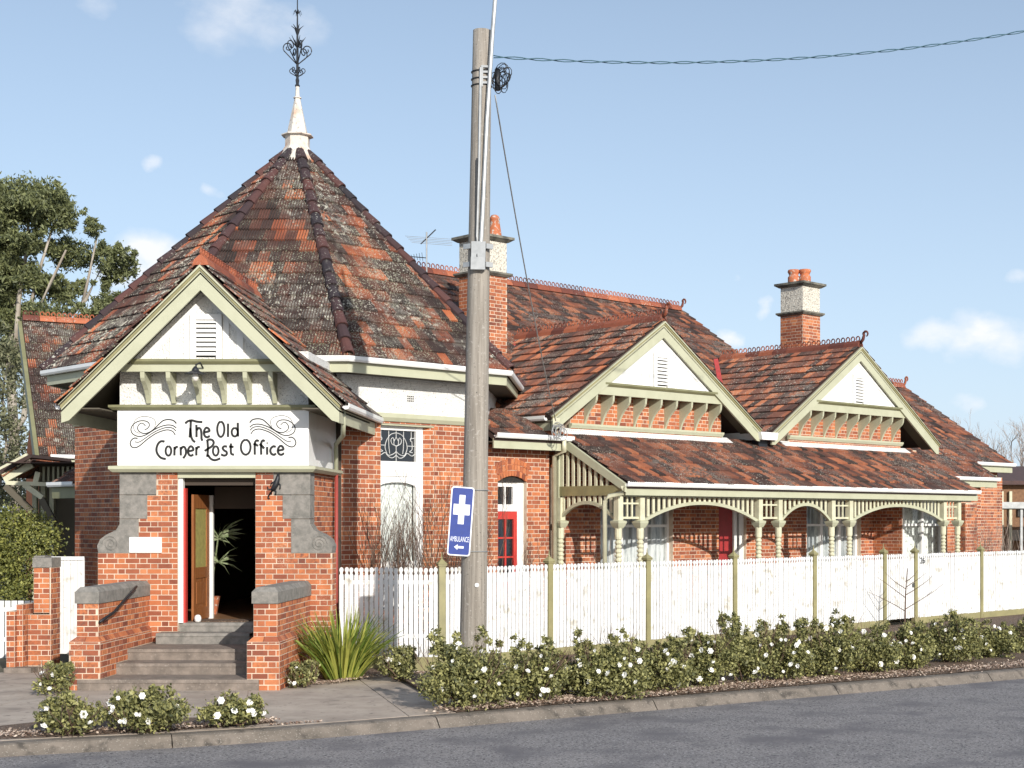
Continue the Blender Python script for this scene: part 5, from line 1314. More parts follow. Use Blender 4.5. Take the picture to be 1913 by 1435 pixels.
# gate pillars
gate = thing('garden_gate', (-9.0, 25.3, 0), 'tall white boarded gate between brick pillar and tower wall', 'gate')
YG = 25.3; gx = lambda px: (px - CX) / FP * YG
zt = z_at(1043, YG); zb_ = z_at(1219, YG)
n = 9; x0, x1 = gx(99), gx(158)
for i in range(n):
    a0, a1 = x0 + (x1 - x0) * i / n, x0 + (x1 - x0) * (i + 1) / n; mb = MB(); mb.box(a0 + .003, a1 - .003, YG, YG + .02, zb_, zt); mb.build('board', 'picket', gate)
mb = MB(); mb.box(x0 - .02, x0 + .05, YG - .02, YG - .002, zb_ - .02, zt + .03); mb.box(x0, x1, YG - .022, YG - .003, zt - .03, zt + .03); mb.box(x0, x1, YG - .022, YG - .003, zb_ - .02, zb_ + .05); mb.build('gate_frame', 'picket', gate)
mb = MB(); mb.box(x0 + .06, x0 + .12, YG - .05, YG - .002, z_at(1100, YG), z_at(1093, YG)); mb.build('latch', 'iron', gate)
YL = 24.7; gx2 = lambda px: (px - CX) / FP * YL
pil = thing('gate_pillar', (gx2(76), YL, 0), 'brick gate pillar with grey capstone beside the tall white gate', 'pillar')
f2 = Fr((0, YL, 0), (1, 0, 0), (0, -1, 0))
brick_wall(Fr((gx2(97) + .004, 0, 0), (0, 1, 0), (1, 0, 0)), runs(YL - .056, YL + .34), .1, z_at(1060, YL), pil, 'brickwork', thick=.02)
w = brick_wall(f2, runs(gx2(63), gx2(97)), z_at(1145, YL), z_at(1060, YL), pil, 'brickwork', thick=.3)
brick_wall(Fr((0, YL - .06, 0), (1, 0, 0), (0, -1, 0)), runs(gx2(55), gx2(97)), z_at(1246, YL), z_at(1148, YL), pil, 'brickwork', thick=.4)
mb = MB(); mb.box(gx2(62), gx2(98), YL - .03, YL + .38, z_at(1060, YL), z_at(1042, YL)); mb.build('capstone', 'stone', pil)
mb = MB(); mb.box(gx2(50), gx2(94), YL - .2, YL + .4, -.02, z_at(1245, YL)); mb.box(gx2(30), gx2(80), YL - .5, YL - .2, -.02, .09); mb.build('plinth', 'stone_step', pil)
pil2 = thing('gate_pillar', (gx2(45), YL + .9, 0), 'thin brick pillar half hidden behind the hedge and the front pillar', 'pillar')
brick_wall(Fr((0, YL + .5, 0), (1, 0, 0), (0, -1, 0)), runs(gx2(44), gx2(62)), .1, z_at(1058, YL), pil2, 'brickwork', thick=.3)
mb = MB(); mb.box(gx2(42), gx2(63), YL + .48, YL + .85, z_at(1058, YL), z_at(1040, YL)); mb.build('capstone', 'stone', pil2)
lwt = thing('low_wall', (gx2(40), 24.6, 0), 'low brick wall in shade running back beside the gate pillars', 'wall')
fw2 = Fr((gx2(45), 23.9, 0), (-.35, .94, 0), (-.94, -.35, 0))
c0, c1 = P(28, 1282, 23.6), P(49, 1262, 24.4); fw2 = Fr((c0.x, c0.y, 0), (c1 - c0).xy.to_3d(), (0, -1, 0))
brick_wall(Fr((gx2(28), YL - .35, 0), (1, 0, 0), (0, -1, 0)), runs(0, .13), 0, z_at(1140, YL), lwt, 'brickwork', thick=1.6)
brick_wall(Fr((gx2(42), YL - .25, 0), (1, 0, 0), (0, -1, 0)), runs(0, .10), 0, z_at(1128, YL), lwt, 'brickwork', thick=1.5)
brick_wall(Fr((gx2(28) + .134, 0, 0), (0, 1, 0), (1, 0, 0)), runs(YL - .345, YL + 1.2), 0, z_at(1140, YL), lwt, 'brickwork', thick=.01)
brick_wall(Fr((gx2(42) + .104, 0, 0), (0, 1, 0), (1, 0, 0)), runs(YL - .245, YL + 1.2), 0, z_at(1128, YL), lwt, 'brickwork', thick=.01)
# shaded fence at the far left
fl_ = thing('slat_fence', (-11.5, 27, 0), 'shaded pale fence of narrow upright boards under the hedge at the far left', 'fence')
for i in range(22):
    x = -13.2 + i * .12; mb = MB(); mb.box(x, x + .10, 26.9, 26.92, 0, 1.05); mb.build('board', 'picket', fl_)
mb = MB(); mb.box(-13.2, -10.6, 26.92, 26.96, .3, .38); mb.box(-13.2, -10.6, 26.92, 26.96, .85, .93); mb.build('rail', 'picket', fl_)

# ================================================================== picket fence
fence = thing('picket_fence', (-2.9, 24.6, 0), 'long white picket fence with olive capped posts along the side street', 'fence')
ZT = 1.735
def picket_me(h):
    w = .0338; pts = [(-w, 0), (w, 0), (w, h - .13), (w * .55, h - .105), (w * .55, h - .09), (w, h - .055), (w * .95, h - .03), (w * .55, h - .006), (0, h), (-w * .55, h - .006), (-w * .95, h - .03), (-w, h - .055), (-w * .55, h - .09), (-w * .55, h - .105), (-w, h - .13)]
    me = bpy.data.meshes.new('picket'); n = len(pts); v = [(x, 0, z) for x, z in pts] + [(x, .018, z) for x, z in pts]
    # the notches make the outline concave: one n-gon per side is fine
    me.from_pydata(v, [], [tuple(range(n)), tuple(range(2 * n - 1, n - 1, -1))] + [(i, n + i, n + (i + 1) % n, (i + 1) % n) for i in range(n)]); me.materials.append(M['picket']); me.update(); return me
PM = picket_me(1.50)
def pickets(a, d, n_, step, parent, out):
    for i in range(n_):
        o = bpy.data.objects.new('picket', PM); p = Vector(a) + d * (i * step)
        x, y = d, Vector((-d.y, d.x, 0)); t = random.uniform(-.007, .007)
        Mx = Matrix(((x.x, y.x, 0, 0), (x.y, y.y, 0, 0), (t, 0, 1, 0), (0, 0, 0, 1))); Mx.translation = (p.x, p.y, ZT - 1.5 + random.uniform(-.009, .007)); link(o, parent, Mx)
xa = -4.62; YF = 24.6
n1 = int((-2.945 - xa) / .083)
pickets((xa + .04, YF, 0), Vector((1, 0, 0)), n1, .083, fence, 0)
VFn = 19.45
ufp = [(2 * (27.5 / (1 - (px - CX) / FP)) - 27.5) / SQ for px in (826, 1026, 1209, 1371, 1520, 1651, 1709, 1832)] + []
ufp.append(ufp[-1] + 2.7); ufp.append(ufp[-1] + 2.7)
post_me = None
def fence_post(c, rot):
    global post_me
    Mx = Matrix.Translation(c) @ Matrix.Rotation(rot, 4, 'Z')
    if post_me is None:
        a = MB(); a.box(-.055, .055, -.055, .055, 0, 1.76); a = a.build('fence_post', 'olive', fence, raw=True)
        b = MB(); b.box(-.075, .075, -.075, .075, 1.76, 1.79); b.prism([(-.085, -.085, 1.79), (.085, -.085, 1.79), (.085, .085, 1.79), (-.085, .085, 1.79)], [(-.012, -.012, 1.875), (.012, -.012, 1.875), (.012, .012, 1.875), (-.012, .012, 1.875)]); b.lathe([(.012, 1.87), (.02, 1.89), (.01, 1.91), (.006, 1.99)], (0, 0, 0), 6)
        b = b.build('post_cap', 'olive', a, raw=True)
        a.matrix_basis = Mx; WM[a.name] = Mx.copy(); b.matrix_parent_inverse = Matrix.Identity(4); b.matrix_basis = Matrix.Identity(4); WM[b.name] = Mx.copy(); post_me = (a, b); return
    a = copy_obj(post_me[0], fence, Mx); copy_obj(post_me[1], a, Mx)
fence_post((-2.907, YF, 0), R(22))
for u in ufp[1:]: fence_post(UV(u, VFn, 0), R(45))
gatef = None
for i, (u0, u1) in enumerate(zip(ufp, ufp[1:])):
    par = fence
    if i == 5:
        gatef = thing('picket_gate', UV((u0 + u1) / 2, VFn, 0), 'narrow white picket gate between two closely set fence posts', 'gate'); par = gatef
    n_ = int((u1 - u0 - .12) / .084); st = (u1 - u0 - .12) / n_
    pickets(UV(u0 + .06 + st / 2, VFn - .03, 0), E, n_, st, par, 0)
    mb = MB()
    for z in (.55, 1.45): WF(VFn).box(mb, u0 + .055, u1 - .055, -.05, -.0, z, z + .07)
    mb.build('rail', 'picket', par)
    mb = MB(); WF(VFn).box(mb, u0 + .055, u1 - .055, .0, .03, -.03, .235); mb.build('plinth_board', 'olive', par) if i != 5 else None
mb = MB()
for z in (.55, 1.45): mb.box(xa, -2.96, YF + .02, YF + .07, z, z + .07)
mb.build('rail', 'picket', fence)
mb = MB(); mb.box(xa, -2.96, YF - .01, YF + .02, -.03, .235); mb.build('plinth_board', 'olive', fence)
# text helper
def text_mesh(s, size, parent, name, mn, M4, sx=1.0):
    cu = bpy.data.curves.new(name, 'FONT'); cu.body = s; cu.size = size; cu.align_x = 'CENTER'; cu.extrude = .0008
    t = bpy.data.objects.new(name, cu); COL.objects.link(t)
    dg = bpy.context.evaluated_depsgraph_get(); me = bpy.data.meshes.new_from_object(t.evaluated_get(dg)); me.name = name
    bpy.data.objects.remove(t); me.materials.clear(); me.materials.append(M[mn])
    for v in me.vertices: v.co.x *= sx
    o = bpy.data.objects.new(name, me); return link(o, parent, M4)
def face_matrix(pos, ax, up=Vector((0, 0, 1))):
    ax = Vector(ax).normalized(); n = ax.cross(Vector(up)).normalized()
    m = Matrix(((ax.x, up[0], n.x, 0), (ax.y, up[1], n.y, 0), (ax.z, up[2], n.z, 0), (0, 0, 0, 1))); m.translation = pos; return m
text_mesh('26', .20, fence, 'house_number', 'black_letter', face_matrix(UV(ufp[6] + .26, VFn - .052, 1.50), E))
mb = MB(); c = UV(ufp[6] - .16, VFn - .06, .95); mb.tube([c, c + Vector((0, 0, .08)), c + E * .05 + Vector((0, 0, .1)), c + E * .05], .012, 5); mb.build('gate_latch', 'iron', gatef)

# ================================================================== power pole with its sign
PY = 20.9; pb = Vector(((882 - CX) / FP * PY, PY, 0))
pole = thing('power_pole', pb, 'tall weathered timber power pole standing behind the kerb', 'pole')
M['polewood'] = mat('polewood', (.34, .305, .26), .9, (.20, .175, .145), 2.5, stretch=(9, 9, .35), bump=.7, bscale=14, spots=[((.36, .33, .29), 22, .60, .1), ((.09, .08, .07), 40, .66, .05)])
mb = MB(); top = P(901, 58, PY + .05); bot = Vector((pb.x - .0, pb.y, -.1)); n = 14
mb.tube([bot.lerp(top, i / n) for i in range(n + 1)], .199, 20, r2=.132); mb.build('shaft', 'polewood', pole, smooth=True)
pc = lambda py, off=0.0, d=.17: (lambda p: Vector((p.x + off, p.y - d, p.z)))(bot.lerp(top, (z_at(py, PY) - bot.z) / (top.z - bot.z)))
mb = MB(); mb.tube([pc(505, -.02), pc(300, -.0, .15), pc(130, .0, .14)], .022, 6); mb.build('conduit', 'galv', pole)
mb = MB(); mb.tube([pc(498, .03), pc(400, .06), pc(230, .10, .16), pc(60, .16, .14), pc(-60, .215, .12)], .030, 8); mb.build('riser_pipe', 'galv', pole)
mb = MB(); mb.tube([pc(498, -.0, .2), pc(440, -.03), pc(300, -.03)], .012, 6); mb.build('cable', 'iron', pole)
mb = MB(); a, b = pc(508, .01, .20), pc(485, .01, .20); mb.bar(a, b, .20, .09, up=(0, 1, 0)); a, b = pc(485, .01, .185), pc(455, .01, .185); mb.bar(a, b, .20, .03, up=(0, 1, 0)); mb.build('cable_guard', 'galv', pole)
for py in (463, 497):
    mb = MB(); c_ = pc(py, 0, 0); mb.bar(c_ + Vector((-.20, -.1, 0)), c_ + Vector((-.10, -.17, 0)), .04, .07); mb.bar(c_ + Vector((.20, -.1, 0)), c_ + Vector((.11, -.17, 0)), .04, .07); mb.tube([c_ + Vector((.158 * math.cos(t), .158 * math.sin(t), 0)) for t in [2 * math.pi * i / 16 for i in range(17)]], .012, 4); mb.build('clamp', 'galv', pole)
for py in (134, 148, 160):
    mb = MB(); c_ = pc(py, 0, 0); mb.tube([c_ + Vector((.142 * math.cos(t), .142 * math.sin(t), 0)) for t in [2 * math.pi * i / 16 for i in range(17)]], .012, 4); mb.build('band', 'iron', pole)
mb = MB()
for i in range(4): a = pc(128 + i * 10, .02, .145); mb.bar(a, a + Vector((.08, 0, 0)), .01, .03)
mb.bar(pc(126, .02, .15), pc(166, .02, .15), .03, .01, up=(0, 1, 0)); mb.build('pole_tag', 'galv', pole)
mb = MB(); a = pc(1092, .06, .185); mb.tube([a, a + Vector((0, -.012, 0))], .03, 10); mb.build('pole_tag', 'gutter', pole, label='small round pale disc on the pole')
# ambulance sign
YS = PY - .27
sg = thing('ambulance_sign', P(861, 1040, YS), 'blue sign with white cross and arrow strapped to the power pole', 'sign')
M['blue'] = mat('blue', (.012, .040, .25), .5, (.010, .032, .20), 12)
M['sign_white'] = mat('sign_white', (.74, .76, .80), .45)
tl, tr_, brr, bl = P(843, 908, YS), P(886, 911, YS + .05), P(878.5, 1040, YS + .05), P(835.5, 1037, YS)
cS = (tl + tr_ + brr + bl) / 4; axS = ((tr_ - tl) + (brr - bl)).normalized(); upS = ((tl - bl) + (tr_ - brr)).normalized(); nS = axS.cross(upS).normalized(); upS = nS.cross(axS) * 1
upS = nS.cross(axS).normalized(); wS = (tr_ - tl).length; hS = (tl - bl).length
frS = lambda a, b, d: cS + axS * a + upS * b + nS * d
shear = 0
def rr_(w, h, r_, d, n=5):
    pts = []
    for cx_, cy_, a0_ in ((w / 2 - r_, h / 2 - r_, 0), (-w / 2 + r_, h / 2 - r_, 90), (-w / 2 + r_, -h / 2 + r_, 180), (w / 2 - r_, -h / 2 + r_, 270)):
        for i in range(n + 1): t = R(a0_ + 90 * i / n); pts.append(frS(cx_ + r_ * math.cos(t), cy_ + r_ * math.sin(t), d))
    return pts
mb = MB(); mb.prism(rr_(wS, hS, .04, 0), rr_(wS, hS, .04, .004)); plate = mb.build('plate', 'sign_white', sg)
mb = MB(); mb.face(rr_(wS - .035, hS - .035, .028, .0052)); mb.build('blue_field', 'blue', plate)
mb = MB(); cy = hS * .17; q = lambda pts, d: [frS(a, b + cy, d) for a, b in pts]
def cross(w, t, d): return [(-t, w * 1.4), (t, w * 1.4), (t, .5 * w), (w, .5 * w), (w, -.5 * w), (t, -.5 * w), (t, -w * 1.4), (-t, -w * 1.4), (-t, -.5 * w), (-w, -.5 * w), (-w, .5 * w), (-t, .5 * w)][::-1]
mb.prism(q([(-.042, -.205), (.042, -.205), (.042, .205), (-.042, .205)], .0055), q([(-.042, -.205), (.042, -.205), (.042, .205), (-.042, .205)], .0062)); mb.prism(q([(-.115, -.075), (-.0422, -.075), (-.0422, .075), (-.115, .075)], .0055), q([(-.115, -.075), (-.0422, -.075), (-.0422, .075), (-.115, .075)], .0062)); mb.prism(q([(.0422, -.075), (.115, -.075), (.115, .075), (.0422, .075)], .0055), q([(.0422, -.075), (.115, -.075), (.115, .075), (.0422, .075)], .0062))
mb.build('cross', 'sign_white', plate)
mb = MB(); cy = -hS * .375; mb.prism(q([(-.07, 0), (-.02, -.04), (-.02, -.016), (.065, -.016), (.065, .016), (-.02, .016), (-.02, .04)], .0055), q([(-.07, 0), (-.02, -.04), (-.02, -.016), (.065, -.016), (.065, .016), (-.02, .016), (-.02, .04)], .0062)); mb.build('arrow', 'sign_white', plate)
m4 = Matrix(((axS.x, upS.x, nS.x, 0), (axS.y, upS.y, nS.y, 0), (axS.z, upS.z, nS.z, 0), (0, 0, 0, 1))); m4.translation = frS(0, -hS * .295, .0065)
text_mesh('AMBULANCE', .105, plate, 'lettering', 'sign_white', m4, .43)
for py in (916, 1030): mb = MB(); c_ = pc(py, 0, 0); mb.tube([c_ + Vector((.196 * math.cos(t), .196 * math.sin(t), 0)) for t in [R(170 + 200 * i / 12) for i in range(13)]], .006, 4); mb.build('strap', 'galv', sg)
# cable coil beside the pole top and the cables
M['cable_blue'] = mat('cable_blue', (.02, .09, .12), .5)
mb = MB(); c0 = P(936, 148, PY); rr = random.Random(3)
for k in range(11):
    cc = c0 + Vector((rr.uniform(-.05, .05), rr.uniform(-.05, .05), rr.uniform(-.07, .07))); ra, rb = rr.uniform(.05, .11), rr.uniform(.07, .17); tl_ = rr.uniform(-.6, .6)
    mb.tube([cc + Vector((ra * math.cos(t) + tl_ * rb * math.sin(t), .04 * math.sin(t + k), rb * math.sin(t))) for t in [2 * math.pi * i / 14 for i in range(15)]], .007, 4, cap=False)
mb.tube([c0 + Vector((-.05, 0, -.16)), c0 + Vector((-.05, 0, .14))], .04, 6)
coil = props(mb.build('cable_coil', 'iron', smooth=True), 'tangled coil of dark cable hanging beside the pole top', 'cable')
def cable(name, a, b, sag, r_, mn, label, twist=False):
    a, b = Vector(a), Vector(b); mb = MB(); n = 90 if twist else 24
    base = [a.lerp(b, i / n) - Vector((0, 0, sag * 4 * (i / n) * (1 - i / n))) for i in range(n + 1)]
    if twist:
        for ph_ in (0, math.pi):
            mb.tube([p + Vector((0, .016 * math.sin(i * .9 + ph_), .016 * math.cos(i * .9 + ph_))) for i, p in enumerate(base)], r_, 4)
    else: mb.tube(base, r_, 5)
    return props(mb.build(name, mn, smooth=True), label, 'cable')
cable('overhead_cable', P(922, 106, PY), P(2010, 40, 23), .30, .0075, 'cable_blue', 'twisted blue-green overhead cable sagging from the pole across the sky', True)
cable('service_wire', P(925, 178, PY), P(1038, 786, 29.4), .22, .011, 'galv', 'thin wire dropping from the pole top to the first side gable')
# wire bracket knot at the gable foot
mb = MB(); c0 = P(1042, 790, 29.9); mb.box(c0.x - .10, c0.x + .04, c0.y, c0.y + .12, c0.z - .08, c0.z + .10)
kb = props(mb.build('junction_box', 'cream'), 'pale electrical junction box at the foot of the first side gable', 'junction box')
mb = MB(); rr = random.Random(9)
for k in range(6):
    cc = c0 + Vector((rr.uniform(-.03, .12), -.05, rr.uniform(-.25, -.1))); mb.tube([cc + Vector((.09 * math.cos(t), 0, .13 * math.sin(t))) for t in [2 * math.pi * i / 12 for i in range(13)]], .009, 4, cap=False)
mb.build('wire_loops', 'galv', kb)
# television antenna
at = P(797, 508, 37.0)
an = thing('television_antenna', at, 'thin metal television antenna on the ridge between tower and chimney', 'antenna')
mb = MB(); mb.tube([at + Vector((0, 0, -.3)), at + Vector((0, 0, 1.0))], .02, 6); mb.build('mast', 'galv', an)
mb = MB(); b0 = P(786, 456, 37.0); b1 = P(814, 429, 37.0); mb.tube([b0, b1], .016, 5); mb.build('boom', 'iron', an)
for i in range(5):
    q0 = P(757 + i * 3, 441 + i * 3, 37.0); q1 = P(845, 447 + i * 3, 37.0); mb = MB(); mb.tube([q0, q1], .005, 4); mb.build('element', 'galv', an)
mb = MB(); mb.tube([P(762, 479, 37), P(797, 482, 37)], .012, 4)
for i in range(5): mb.tube([P(768 + i * 5, 476 - i, 37), P(770 + i * 5, 484 + i, 37)], .006, 4)
mb.build('lower_boom', 'iron', an)
# ================================================================== planting
def leaf_mat(name, c1_, c2_, rough=.6, rnd=.5, trans=.25):
    m = bpy.data.materials.new(name); m.use_nodes = True; n, l = m.node_tree.nodes, m.node_tree.links
    b = n['Principled BSDF']; b.inputs['Roughness'].default_value = rough
    at = n.new('ShaderNodeAttribute'); at.attribute_name = 'rnd'; mx = n.new('ShaderNodeMix'); mx.data_type = 'RGBA'
    l.new(at.outputs['Fac'], mx.inputs[0]); mx.inputs[6].default_value = (*c1_, 1); mx.inputs[7].default_value = (*c2_, 1)
    l.new(mx.outputs[2], b.inputs['Base Color'])
    tr_ = n.new('ShaderNodeBsdfTranslucent'); l.new(mx.outputs[2], tr_.inputs[0]); ms = n.new('ShaderNodeMixShader'); ms.inputs[0].default_value = trans
    l.new(b.outputs[0], ms.inputs[1]); l.new(tr_.outputs[0], ms.inputs[2]); l.new(ms.outputs[0], n['Material Output'].inputs[0]); return m
M['rose'] = leaf_mat('rose', (.034, .046, .016), (.42, .40, .15), trans=.18)
M['gum'] = leaf_mat('gum', (.05, .065, .03), (.27, .29, .12))
M['hedge'] = leaf_mat('hedge', (.05, .07, .018), (.38, .38, .10))
M['flax'] = leaf_mat('flax', (.10, .18, .025), (.55, .55, .12), trans=.35)
M['litter'] = leaf_mat('litter', (.13, .065, .04), (.68, .55, .44), trans=0)
M['dull'] = leaf_mat('dull', (.06, .07, .035), (.30, .30, .17))
M['petal'] = mat('petal', (.84, .83, .78), .6)
M['twig'] = mat('twig', (.13, .08, .055), .9, (.08, .05, .035), 20)
M['twig_pale'] = mat('twig_pale', (.34, .27, .22), .9, (.22, .17, .14), 20)
M['bark'] = mat('bark', (.40, .36, .30), .9, (.22, .18, .14), 1.2, stretch=(1, 1, .3))
def leaves(name, C, Rd, n, size, mn, parent, squash=1.0, sub=40, spread=.28, aspect=.45, seed=0, droop=0.0, upper=0.0, bright=None):
    """many small two-triangle leaves gathered in sprays through ellipsoids; C centres, Rd radii"""
    g = np.random.default_rng(seed); vs = []; fs = []; rn = []
    C = np.array(C, float); Rd = np.array(Rd, float); vol = np.prod(Rd, 1); w = (vol ** .75) / (vol ** .75).sum()
    allp = []; allr = []
    for c, r_, wi in zip(C, Rd, w):
        k = max(3, int(sub * len(C) * wi)); d = g.normal(size=(k, 3)); d /= np.linalg.norm(d, axis=1)[:, None]
        rad = g.uniform(.35, 1.0, (k, 1)) ** .45
        if upper: d[:, 2] = np.abs(d[:, 2]) * upper + d[:, 2] * (1 - upper)
        cen = c + d * rad * r_
        m = max(8, int(n * wi)); ids = g.integers(0, k, m)
        sp = g.normal(size=(m, 3)) * spread * r_.mean() * .62
        allp.append(cen[ids] + sp); br_ = g.uniform(0, 1, k); allr.append(np.clip(br_[ids] * .35 + g.uniform(0, 1, m) ** 1.4 * .75, 0, 1))
    Pp = np.concatenate(allp); rr = np.concatenate(allr); N = len(Pp)
    a = g.normal(size=(N, 3)); a[:, 2] -= droop; a /= np.linalg.norm(a, axis=1)[:, None]
    b = g.normal(size=(N, 3)); b = np.cross(a, b); b /= np.linalg.norm(b, axis=1)[:, None]
    s = size * g.uniform(.6, 1.25, (N, 1))
    v = np.empty((N, 4, 3)); v[:, 0] = Pp - a * s * .5; v[:, 2] = Pp + a * s * .5; v[:, 1] = Pp + b * s * aspect * .5; v[:, 3] = Pp - b * s * aspect * .5
    me = bpy.data.meshes.new(name); org = Vector((float(Pp[:, 0].mean()), float(Pp[:, 1].mean()), float(Pp[:, 2].min())))
    V2 = (v.reshape(-1, 3) - np.array(org)); 
    me.vertices.add(N * 4); me.vertices.foreach_set('co', V2.astype(np.float32).ravel()); me.loops.add(N * 4); me.polygons.add(N)
    me.loops.foreach_set('vertex_index', np.arange(N * 4, dtype=np.int32)); me.polygons.foreach_set('loop_start', np.arange(0, N * 4, 4, dtype=np.int32))
    at_ = me.attributes.new('rnd', 'FLOAT', 'FACE'); at_.data.foreach_set('value', rr.astype(np.float32)); me.update(calc_edges=True); me.materials.append(M[mn])
    o = bpy.data.objects.new(name, me); link(o, parent, Matrix.Translation(org)); o['kind'] = 'stuff' if parent is not None else 'stuff'; return o
def branches(mb, p, d, L, r_, depth, g, spread=.6, up=.12, kids=(2, 3), n=4, shrink=.72, segs=3):
    pts = [Vector(p)]; d = Vector(d).normalized()
    for i in range(segs):
        d = (d + Vector((g.uniform(-1, 1), g.uniform(-1, 1), g.uniform(-.6, 1))) * .12 + Vector((0, 0, up * .3))).normalized(); pts.append(pts[-1] + d * (L / segs))
    mb.tube(pts, r_, n, r2=r_ * .62, cap=False)
    if depth <= 0: return
    for k in range(g.randint(*kids)):
        q = pts[-1] if k == 0 else pts[g.randint(1, segs)]
        nd = (d + Vector((g.uniform(-1, 1), g.uniform(-1, 1), g.uniform(-.5, .9))) * spread + Vector((0, 0, up))).normalized()
        branches(mb, q, nd, L * shrink * g.uniform(.8, 1.15), r_ * .60, depth - 1, g, spread, up, kids, n if r_ > .01 else 3, shrink, segs)
# a rose flower shared by all the bushes
def flower_me():
    mb = MB()
    for ring, (r_, h, n_) in enumerate(((.042, .008, 6), (.028, .022, 5))):
        for i in range(n_):
            a = 2 * math.pi * (i + ring * .5) / n_; b = a + 2 * math.pi / n_ * .55; c_ = a - 2 * math.pi / n_ * .55
            mb.face([(0, 0, 0), (r_ * .9 * math.cos(c_), r_ * .9 * math.sin(c_), h), (r_ * 1.15 * math.cos(a), r_ * 1.15 * math.sin(a), h * 1.5), (r_ * .9 * math.cos(b), r_ * .9 * math.sin(b), h)])
    me = bpy.data.meshes.new('flower'); me.from_pydata(mb.v, [], mb.f); me.materials.append(M['petal']); me.update(); return me
FLW = flower_me()
def rose(x, y, w, d, h, nfl, label, seed, z=.04, dens=1.0, flat=False):
    g = random.Random(seed); t = thing('rose_bush', (x, y, z), label, 'rose bush', 'white flowering rose bushes along the kerb')
    mb = MB()
    for i in range(9):
        a = g.uniform(0, 6.28); branches(mb, (x + g.uniform(-.1, .1), y + g.uniform(-.08, .08), z), (math.cos(a) * w * .8, math.sin(a) * d * .8, h * .9), h * .55, .010, 2, g, .5, .1, (2, 3), 3)
    mb.build('stems', 'twig', t, kind='stuff')
    C = [(x, y, z + h * .42)]; Rr = [(w * .42, d * .42, h * .36)]
    k = max(3, int(w / .2))
    for i in range(k):
        f = (i + .5) / k - .5; C.append((x + f * w * .9 + g.uniform(-.05, .05), y + g.uniform(-.3, .3) * d, z + h * (.42 + g.uniform(-.06, .22)) * (1 - abs(f) * .5))); Rr.append((w * .24, d * .34, h * g.uniform(.24, .36)))
    for i in range(5): C.append((x + g.uniform(-.45, .45) * w, y + g.uniform(-.3, .3) * d, z + h * g.uniform(.72, .98))); Rr.append((.10, .10, h * .2))
    leaves('foliage', C, Rr, int(dens * 11000 * w * h), .056, 'rose', t, sub=26, spread=.30, aspect=.55, seed=seed)
    for i in range(nfl):
        a = g.uniform(-1, 1); zz_ = g.uniform(.15, .95); px_ = x + a * w * .5 * math.sqrt(max(.05, 1 - (zz_ - .45) ** 2 * 1.6)); py_ = y - d * .42 * math.sqrt(max(.02, 1 - a * a)) * (1 - (zz_ - .4) ** 2) - .02
        o = bpy.data.objects.new('flower', FLW); s_ = g.uniform(.55, 1.1)
        Mx = Matrix.Translation((px_, py_, z + h * zz_ * (1 - .25 * a * a))) @ Matrix.Rotation(R(g.uniform(20, 110)), 4, 'X') @ Matrix.Rotation(R(g.uniform(-50, 50)), 4, 'Y') @ Matrix.Scale(s_, 4); link(o, t, Mx)
# three by the steps: photo columns, base rows, heights in pixels
def rose_px(pxc, pyb, wpx, hpx, nfl, label, seed, dscale=.75, dens=1.0):
    Y = ground_y(pyb, .03); k = Y / FP
    rose((pxc - CX) * k, Y, wpx * k, max(.35, wpx * k * dscale), hpx * k * .94, nfl, label, seed, dens=dens)
rose_px(130, 1372, 118, 72, 5, 'low rose bush with few flowers, nearest the road corner before the steps', 11)
rose_px(272, 1366, 150, 84, 14, 'rose bush with many white flowers straight in front of the porch steps', 12)
rose_px(437, 1356, 118, 58, 9, 'small low rose bush in front of the right step pier', 13)
rose_px(103, 1296, 56, 56, 4, 'small shaded rose bush between gate pillar and left step pier', 14)
rose_px(565, 1283, 50, 50, 3, 'small dark rose bush at the foot of the right step pier', 15)
rose_px(742, 1272, 62, 62, 4, 'small rose bush in the pole shadow before the short fence run', 16)
row = [(868, 1322, 140, 138, 9, 'large rose bush right of the pole shadow, hiding the pole foot'), (985, 1312, 130, 118, 10, 'rounded rose bush just past the power pole'), (1055, 1300, 90, 78, 6, 'lower rose bush filling the gap before the second fence post'),
       (1140, 1304, 130, 126, 12, 'tall rose bush left of the third fence post'), (1225, 1292, 120, 104, 12, 'rose bush with flowers at the third fence post'), (1310, 1284, 120, 112, 13, 'rose bush under the verandah corner'),
       (1385, 1276, 100, 122, 9, 'tall shooting rose bush at the fourth fence post'), (1460, 1272, 110, 118, 12, 'dense rose bush left of the fifth fence post'), (1545, 1264, 110, 112, 11, 'rose bush with several flowers right of the fifth fence post'),
       (1625, 1258, 100, 92, 10, 'rose bush before the picket gate'), (1700, 1252, 90, 88, 9, 'rose bush under the young bare tree'), (1770, 1240, 110, 96, 10, 'full rose bush right of the house number'), (1850, 1230, 90, 74, 6, 'small rose bush beyond the last fence post'), (1925, 1222, 90, 70, 3, 'reddish rose bush at the edge of the view')]
for i, (a, b, c_, d_, e_, lab) in enumerate(row): rose_px(a, b, c_, d_, e_, lab, 30 + i, .8)
